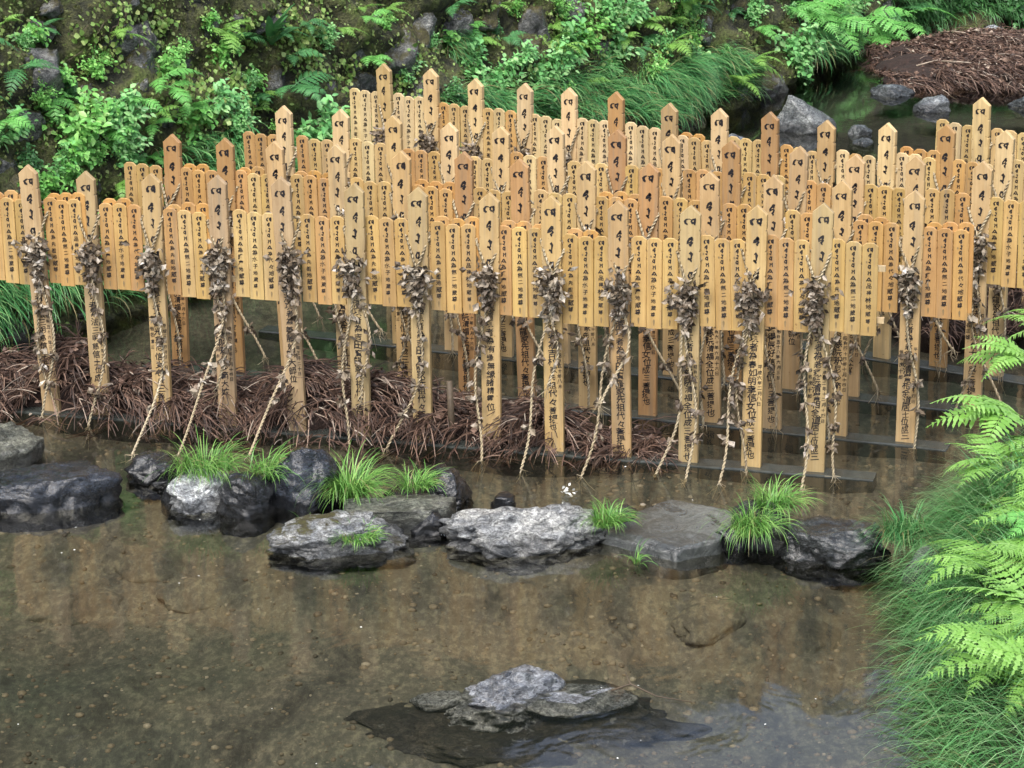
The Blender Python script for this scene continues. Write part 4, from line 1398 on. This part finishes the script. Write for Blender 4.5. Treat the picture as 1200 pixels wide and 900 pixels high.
# seedlings and moss shoots all over the face
gw = np.random.default_rng(88)
nw = 26000
PP, NN = np.empty((nw, 3)), np.empty((nw, 3))
kk = 0
while kk < nw:
    s, z = gw.uniform(4.0, 15.5), gw.uniform(.05, 2.05)
    if noise.noise(Vector((s * 2.1, z * 2.4, 9))) < gw.uniform(-.35, .25):
        continue
    p, n, u = wall_pt(s, z, wall_bumps(s, z) + gw.uniform(.0, .05))
    PP[kk], NN[kk] = p, n
    kk += 1
Nn = unit(NN + gw.normal(0, .5, (nw, 3)))
D = unit(gw.normal(size=(nw, 3)) + np.array([0, 0, -.2]))
D = unit(D - Nn * (D * Nn).sum(1)[:, None])
L = gw.uniform(.012, .036, nw)
V, F = leaf_shape(PP, D, Nn, L, L * gw.uniform(.4, .9, nw))
tag(obj('wall_seedlings', mesh_np('wall_seedlings', V, F, m_leaf('mossy_seedlings', (.06, .055, .02), (.11, .14, .035), (.24, .36, .10), .6, .15))), 'moss shoots and tiny seedlings covering the rock wall', 'moss', kind='stuff')


# creepers: thin stems with small round leaves trailing down the face
def creeper(s, z, ln, seed):
    g = np.random.default_rng(seed)
    P, D, Nn = [], [], []
    mb = MB()
    root, n0, u0 = wall_pt(s, z, 0)
    for st in range(4):
        s1 = s + g.normal(0, .08)
        pts = []
        for q in np.linspace(0, 1, 10):
            ss_ = s1 + g.normal(0, .02) + .1 * math.sin(q * 4 + st) * ln
            zz = z - ln * q + g.normal(0, .01)
            p, n, u = wall_pt(ss_, zz, wall_bumps(ss_, zz) + .035)
            pts.append(np.array(p - root))
            for _ in range(int(g.integers(2, 5))):
                P.append(np.array(p - root) + g.normal(0, .028, 3))
                Nn.append(np.array(n) + g.normal(0, .4, 3))
                D.append(g.normal(size=3) + np.array([0, 0, -.3]))
        mb.tube(pts, .0025, .0015, 3, False)
    P, D, Nn = np.array(P), unit(np.array(D)), unit(np.array(Nn))
    D = unit(D - Nn * (D * Nn).sum(1)[:, None])
    L = g.uniform(.018, .042, len(P))
    V, F = leaf_shape(P, D, Nn, L, L * .95)
    o = empty('creeper', root)
    tag(o, 'creeper with tiny pale leaves on the rock wall, ' + where(s, z), 'creeper', 'creepers on the rock wall')
    tag(obj('foliage', mesh_np('foliage', V, F, M['vine']), o), kind='stuff')
    obj('stem', mb.mesh('stem', M['stem']), o)


VIN = [(5.78, 1.75, .31), (5.7, 1.65, .21), (6.22, 1.31, .32), (6.21, 1.18, .26), (6.15, 1.68, .21), (6.46, 1.22, .32), (6.57, 1.22, .21), (7.24, 1.49, .22), (7.29, 1.36, .22), (7.44, 1.32, .28), (8.33, 1.06, .23), (9.71, .91, .25), (10.73, 1.03, .32), (10.83, .91, .26), (11.81, .84, .33), (7.46, 1.5, .22), (6.26, 1.61, .16), (7.72, 1.09, .17), (8.35, .87, .23), (11.2, .61, .2), (10.14, .99, .25), (6.97, 1.53, .16)]
for k, (s, z, ln) in enumerate(VIN):
    creeper(s, z, ln * 1.1, 900 + k)


# ferns: every frond its own part; a frond is a curved rib with toothed leaflets on both sides
def frond_mesh(seed, mat, npair=17, width=.30, teeth=5, arch=1.1, twist=0.0):
    """unit length frond starting along +X, arching down; leaflets lie in a broad triangle"""
    g = np.random.default_rng(seed)
    V, F = [], []

    def add(vs, fs):
        b = len(V)
        V.extend(vs)
        F.extend([tuple(i + b for i in f) for f in fs])
    K = 30
    pts, ang = [np.zeros(3)], []
    for k in range(K):
        a = .55 - arch * (k / K) ** 1.1
        ang.append(a)
        pts.append(pts[-1] + np.array([math.cos(a), twist * (k / K) ** 2, math.sin(a)]) / K)
    pts = np.array(pts)
    mb = MB()
    mb.tube(pts[::3], .010, .003, 4, False)
    add(list(np.concatenate(mb.V)), mb.F)
    for k in range(npair):
        f = .16 + .82 * k / (npair - 1)
        i0 = min(int(f * K), K - 1)
        p = pts[i0]
        fw = np.array([math.cos(ang[i0]), 0, math.sin(ang[i0])])
        up = np.array([-math.sin(ang[i0]), 0, math.cos(ang[i0])])
        prof = min(1, (f - .08) / .22) ** .7 * (1 - ((f - .16) / .84) ** 1.5) + .02
        ln = width * prof * g.uniform(.92, 1.08)
        for s in (-1, 1):
            sd = np.array([0, s, 0.0])
            d = unit(sd + fw * (.28 + .4 * f) + up * g.uniform(-.12, .05))
            q = np.cross(d, up)
            q = unit(q)
            w = ln * .26 + .006
            c, e = [], []
            vs, fs = [p], []
            for j in range(1, teeth + 1):
                h = j / teeth
                m = p + d * ln * h - up * ln * .16 * h * h
                ww = w * (1 - h ** 1.6) * .5 + .001
                wi = ww * .42 if teeth > 3 else ww
                m2 = p + d * ln * (h - .55 / teeth) - up * ln * .16 * h * h
                vs += [m2 + q * wi, m2 - q * wi, m + q * ww + d * ln * .05, m - q * ww + d * ln * .05]
                o = 1 + (j - 1) * 4
                if j == 1:
                    fs += [(0, o, o + 1)]
                else:
                    fs += [(o - 2, o, o + 1, o - 1)]
                fs += [(o, o + 2, o + 3, o + 1)]
            add(vs, fs)
    return mesh_np('frond', np.array(V), F, mat)


fronds = {}
for ci, cm in enumerate(['fern_mid', 'fern_light', 'fern_deep']):
    fronds[ci] = [frond_mesh(1000 + ci * 10 + k, M[cm], 17 + k % 3 * 2, .30 + .03 * (k % 2), 5, 1.0 + .25 * k, (-.2, .15, 0, .25)[k]) for k in range(4)]
# coarser, wide-leaflet fern of the near bank
fronds[3] = [frond_mesh(1100 + k, M['fern_light'], 13, .34, 3, .9 + .25 * k, (.1, -.15, .2)[k]) for k in range(3)]


def fern(o, color, n, L, rr_, spread=1.25, down=.1):
    for k in range(n):
        f = obj('frond', rr_.choice(fronds[color]), o)
        a = (k + .5) / n * 2 - 1
        f.rotation_euler = (rr_.uniform(-.4, .4), down + rr_.uniform(-.35, .35), a * spread + rr_.uniform(-.2, .2))
        l = L * rr_.uniform(.75, 1.15)
        f.scale = (l, l, l)


FER = [(5.68, 1.17, .15, 0), (5.95, 1.2, .16, 0), (5.41, 1.23, .11, 1), (5.84, .83, .13, 0), (6.71, 1.43, .19, 1), (7.18, 1.01, .21, 2), (5.48, 1.03, .12, 0), (9.26, 1.1, .12, 0), (7.78, 1.3, .11, 1), (10.08, .96, .09, 1), (9.98, .87, .09, 1), (11.24, .82, .16, 1), (11.63, .77, .11, 1), (11.35, .62, .17, 1), (12.39, .28, .2, 1), (12.12, .21, .19, 1), (13.29, .55, .15, 0), (13.98, .47, .29, 0), (14.07, .31, .29, 0), (15.01, .22, .27, 0), (15.4, .14, .29, 0), (15.07, .06, .2, 0), (12.91, .49, .15, 0), (5.48, .75, .13, 1), (5.47, .64, .12, 1), (4.98, 1.77, .08, 1), (5.8, 1.02, .11, 0), (6.15, 1.05, .12, 0), (7.41, 1.38, .1, 2), (5.35, 1.7, .09, 2), (7.99, 1.32, .1, 0), (15.58, .26, .2, 2), (10.87, .76, .1, 1), (6.93, 1.02, .11, 2)]
FL = ['green fern on the rock wall', 'light yellow green fern on the rock wall', 'deep bluish green fern on the rock wall']
for s, z, r, c in FER:
    o = plant_on_wall('fern', s, z, .05)
    fern(o, c, rs.choice([3, 4, 4, 5]), r * (1.75 if s < 13.5 else 2.1), rs, 1.3, .05)
    tag(o, FL[c] + ', ' + where(s, z), 'fern', 'ferns on the rock wall')

for k in range(46):
    s = rs.uniform(4.4, 12.6)
    z = max(.25, rs.uniform(.25, 1.0) * (1.9 - .11 * (s - 4)))
    c = rs.choice([0, 1, 1, 2])
    o = plant_on_wall('fern', s, z, .05)
    fern(o, c, rs.choice([2, 3, 4]), rs.uniform(.16, .30), rs, 1.4, .05)
    tag(o, FL[c] + ', ' + where(s, z), 'fern', 'ferns on the rock wall')

# rosette of glossy strap leaves
o = plant_on_wall('strap_leaf_plant', 7.06, 1.30, .16)
tag(o, 'rosette of long glossy dark green strap leaves beside a light fern', 'plant')
for k in range(13):
    L = rs.uniform(.22, .32)
    t = np.linspace(0, 1, 8)
    a0, dr = rs.uniform(.4, 1.45), rs.uniform(.4, 1.3)
    el = a0 - dr * t
    x = np.concatenate([[0], np.cumsum(np.cos(el[:-1]))]) * L / 7
    zc = np.concatenate([[0], np.cumsum(np.sin(el[:-1]))]) * L / 7
    w = .027 * np.sin(np.pi * (t * .85 + .12)) ** .6
    w[-1] = .002
    V = [(x[i], -w[i], zc[i] + .006) for i in range(8)] + [(x[i], 0, zc[i]) for i in range(8)] + [(x[i], w[i], zc[i] + .006) for i in range(8)]
    F = [(j * 8 + i, j * 8 + i + 1, j * 8 + i + 9, j * 8 + i + 8) for j in range(2) for i in range(7)]
    obj('leaf', mesh_np('leaf', V, F, M['strap'], True), o, rz=rs.uniform(-2.2, 2.2))

# ferns of the near bank
BF = 'ferns on the near bank'
for k, (x, y, z, n, L, c, az, lb) in enumerate([
    (2.66, 12.75, .62, 4, .34, 1, 3.3, 'light green fern high on the bank beside the last posts'),
    (2.30, 11.75, .52, 6, .40, 3, 3.2, 'broad leaved pale green fern leaning over the grass tuft by the boulder'),
    (2.42, 11.55, .42, 4, .36, 1, 3.5, 'pale fern tucked behind the broad leaved fern'),
    (2.24, 10.75, .40, 4, .40, 1, 3.1, 'feathery light fern in the middle of the grassy bank'),
    (2.20, 10.45, .45, 4, .36, 0, 3.6, 'green fern beside the feathery light fern'),
    (2.02, 9.75, .38, 5, .42, 1, 3.0, 'large feathery fern reaching over the bank grass toward the pool'),
    (2.12, 9.50, .42, 5, .36, 1, 3.6, 'pale fern at the lowest corner of the bank'),
    (2.44, 12.25, .62, 5, .36, 3, 3.0, 'broad leaved fern above the water edge beyond the grass tuft'),
    (2.16, 11.30, .42, 5, .34, 1, 2.9, 'light fern drooping over the grass below the broad leaved fern'),
    (2.34, 10.95, .55, 5, .38, 1, 3.3, 'tall light fern at the bank crest'),
    (1.98, 9.30, .30, 5, .36, 1, 2.8, 'spreading light fern above the corner of the pool'),
    (2.10, 10.20, .42, 5, .36, 1, 2.8, 'light fern leaning down into the bank grass'),
    (1.90, 9.42, .34, 5, .44, 1, 2.95, 'wide light fern overhanging the corner of the bank above the pool'),
    (1.98, 9.12, .40, 5, .42, 1, 3.2, 'light fern with long fronds low in the corner of the bank'),
    (1.96, 10.30, .34, 4, .40, 1, 3.05, 'light fern laid over the middle of the bank grass'),
    (2.20, 10.05, .45, 4, .34, 3, 3.4, 'broad leaved green fern between the feathery ferns')]):
    o = empty('fern', (x, y, z), az)
    o.location.x += .03
    o.location.z += .03
    fern(o, c, n + 1, L * .97, rs, 1.1, .05)
    tag(o, lb, 'fern', BF)
for k in range(10):
    x, y = 2.1 + rs.uniform(.05, .35), rs.uniform(9.0, 12.2)
    o = empty('leafy_plant', (x + (y - 10) * .15, y, .40), 3.1 + rs.uniform(-.4, .4))
    kk = rs.choice([1, 3, 4])
    f, st = shrub_protos[kk]
    a = obj('foliage', f, o)
    tag(a, kind='stuff')
    b = obj('stems', st, o)
    r = rs.uniform(.10, .17)
    a.scale = b.scale = (r, r, r)
    tag(o, ['', 'low fresh green leafy plant among the ferns of the near bank', '', 'low dark leafy plant among the ferns of the near bank', 'low broad leaved plant among the ferns of the near bank'][kk], 'plant', 'leafy plants on the near bank')

# ------------------------------------------------------------------ small things in the stream
g = np.random.default_rng(77)
Vi, Fi = ico(1)
n = 5200
P = np.stack([g.uniform(-2.6, 2.1, n), 8.9 + 5.5 * g.uniform(0, 1, n) ** 1.3, np.zeros(n)], 1)
SZ = .006 + .016 * g.uniform(0, 1, n) ** 3
V = np.empty((n, len(Vi), 3))
for k in range(n):
    x, y = P[k, 0], P[k, 1]
    zb = bed_z(x, y)
    V[k] = Vi * SZ[k] * g.uniform(.6, 1.3, 3) * np.array([1, 1, .6]) + np.array([x, y, zb])
F = (np.arange(n) * len(Vi))[:, None, None] + Fi[None]
tag(obj('pebbles', mesh_np('pebbles', V.reshape(-1, 3), F.reshape(-1, 3), m_island('stream_pebbles', [(0, (.05, .042, .03)), (.5, (.15, .12, .08)), (.9, (.20, .17, .12)), (1, (.30, .27, .21))], .7), True)),
    'small brown pebbles scattered over the stream bed', 'pebbles', kind='stuff')
# pale petals and specks afloat
n = 36
P = np.stack([g.uniform(-2.3, 1.6, n), 9.0 + 4 * g.uniform(0, 1, n), np.full(n, .002)], 1)
D = unit(np.stack([g.normal(size=n), g.normal(size=n), np.zeros(n)], 1))
Nn = unit(g.normal(0, .15, (n, 3)) + np.array([0, 0, 1]))
L = g.uniform(.005, .013, n)
V, F = leaf_shape(P + np.array([0, 0, .003]), D, Nn, L, L * .7)
tag(obj('floating_specks', mesh_np('floating_specks', V, F, M['petal'])), 'tiny pale petals and specks floating on the pool', 'petals', kind='stuff')
mb = MB()
leaf_clump(mb, (0, 0, .02), 16, .012, .022, np.random.default_rng(5), -.6)
tag(obj('dropped_flower', mb.mesh('dropped_flower', M['petal']), None, (.26, 12.26, .0)), 'small white flower head caught behind the large pale stone', 'flower')
# water trickling through the gap of the weir
mb = MB()
gg = np.random.default_rng(8)
for k in range(26):
    x = gg.normal(-.300, .014)
    y0 = gg.uniform(11.72, 11.9)
    mb.tube([(x, y0, .055 - (11.9 - y0) * .28), (x + gg.normal(0, .006), y0 - .03, .04 - (11.9 - y0) * .3), (x + gg.normal(0, .008), y0 - .06, .0)],   .0028, .002, 4)
mw, t, p, out = new_mat('broken_white_water')
p.inputs['Base Color'].default_value = (.8, .83, .86, 1)
p.inputs['Roughness'].default_value = .15
p.inputs['Transmission Weight'].default_value = .5
tag(obj('trickle', mb.mesh('trickle', mw, True)), 'thin white trickle of water spilling through the gap in the weir', 'water', kind='stuff')
# bare twig lying on the sunken rock
mb = MB()
mb.tube([(.38, 9.95, .01), (.46, 9.97, .03), (.56, 9.88, .015), (.70, 9.85, .0)], .005, .002, 4)
mb.tube([(.46, 9.97, .03), (.44, 10.05, .05)], .003, .0015, 4)
tag(obj('twig', mb.mesh('twig', M['stem'], True)), 'bare dark twig lying beside the wet grey rock', 'twig')
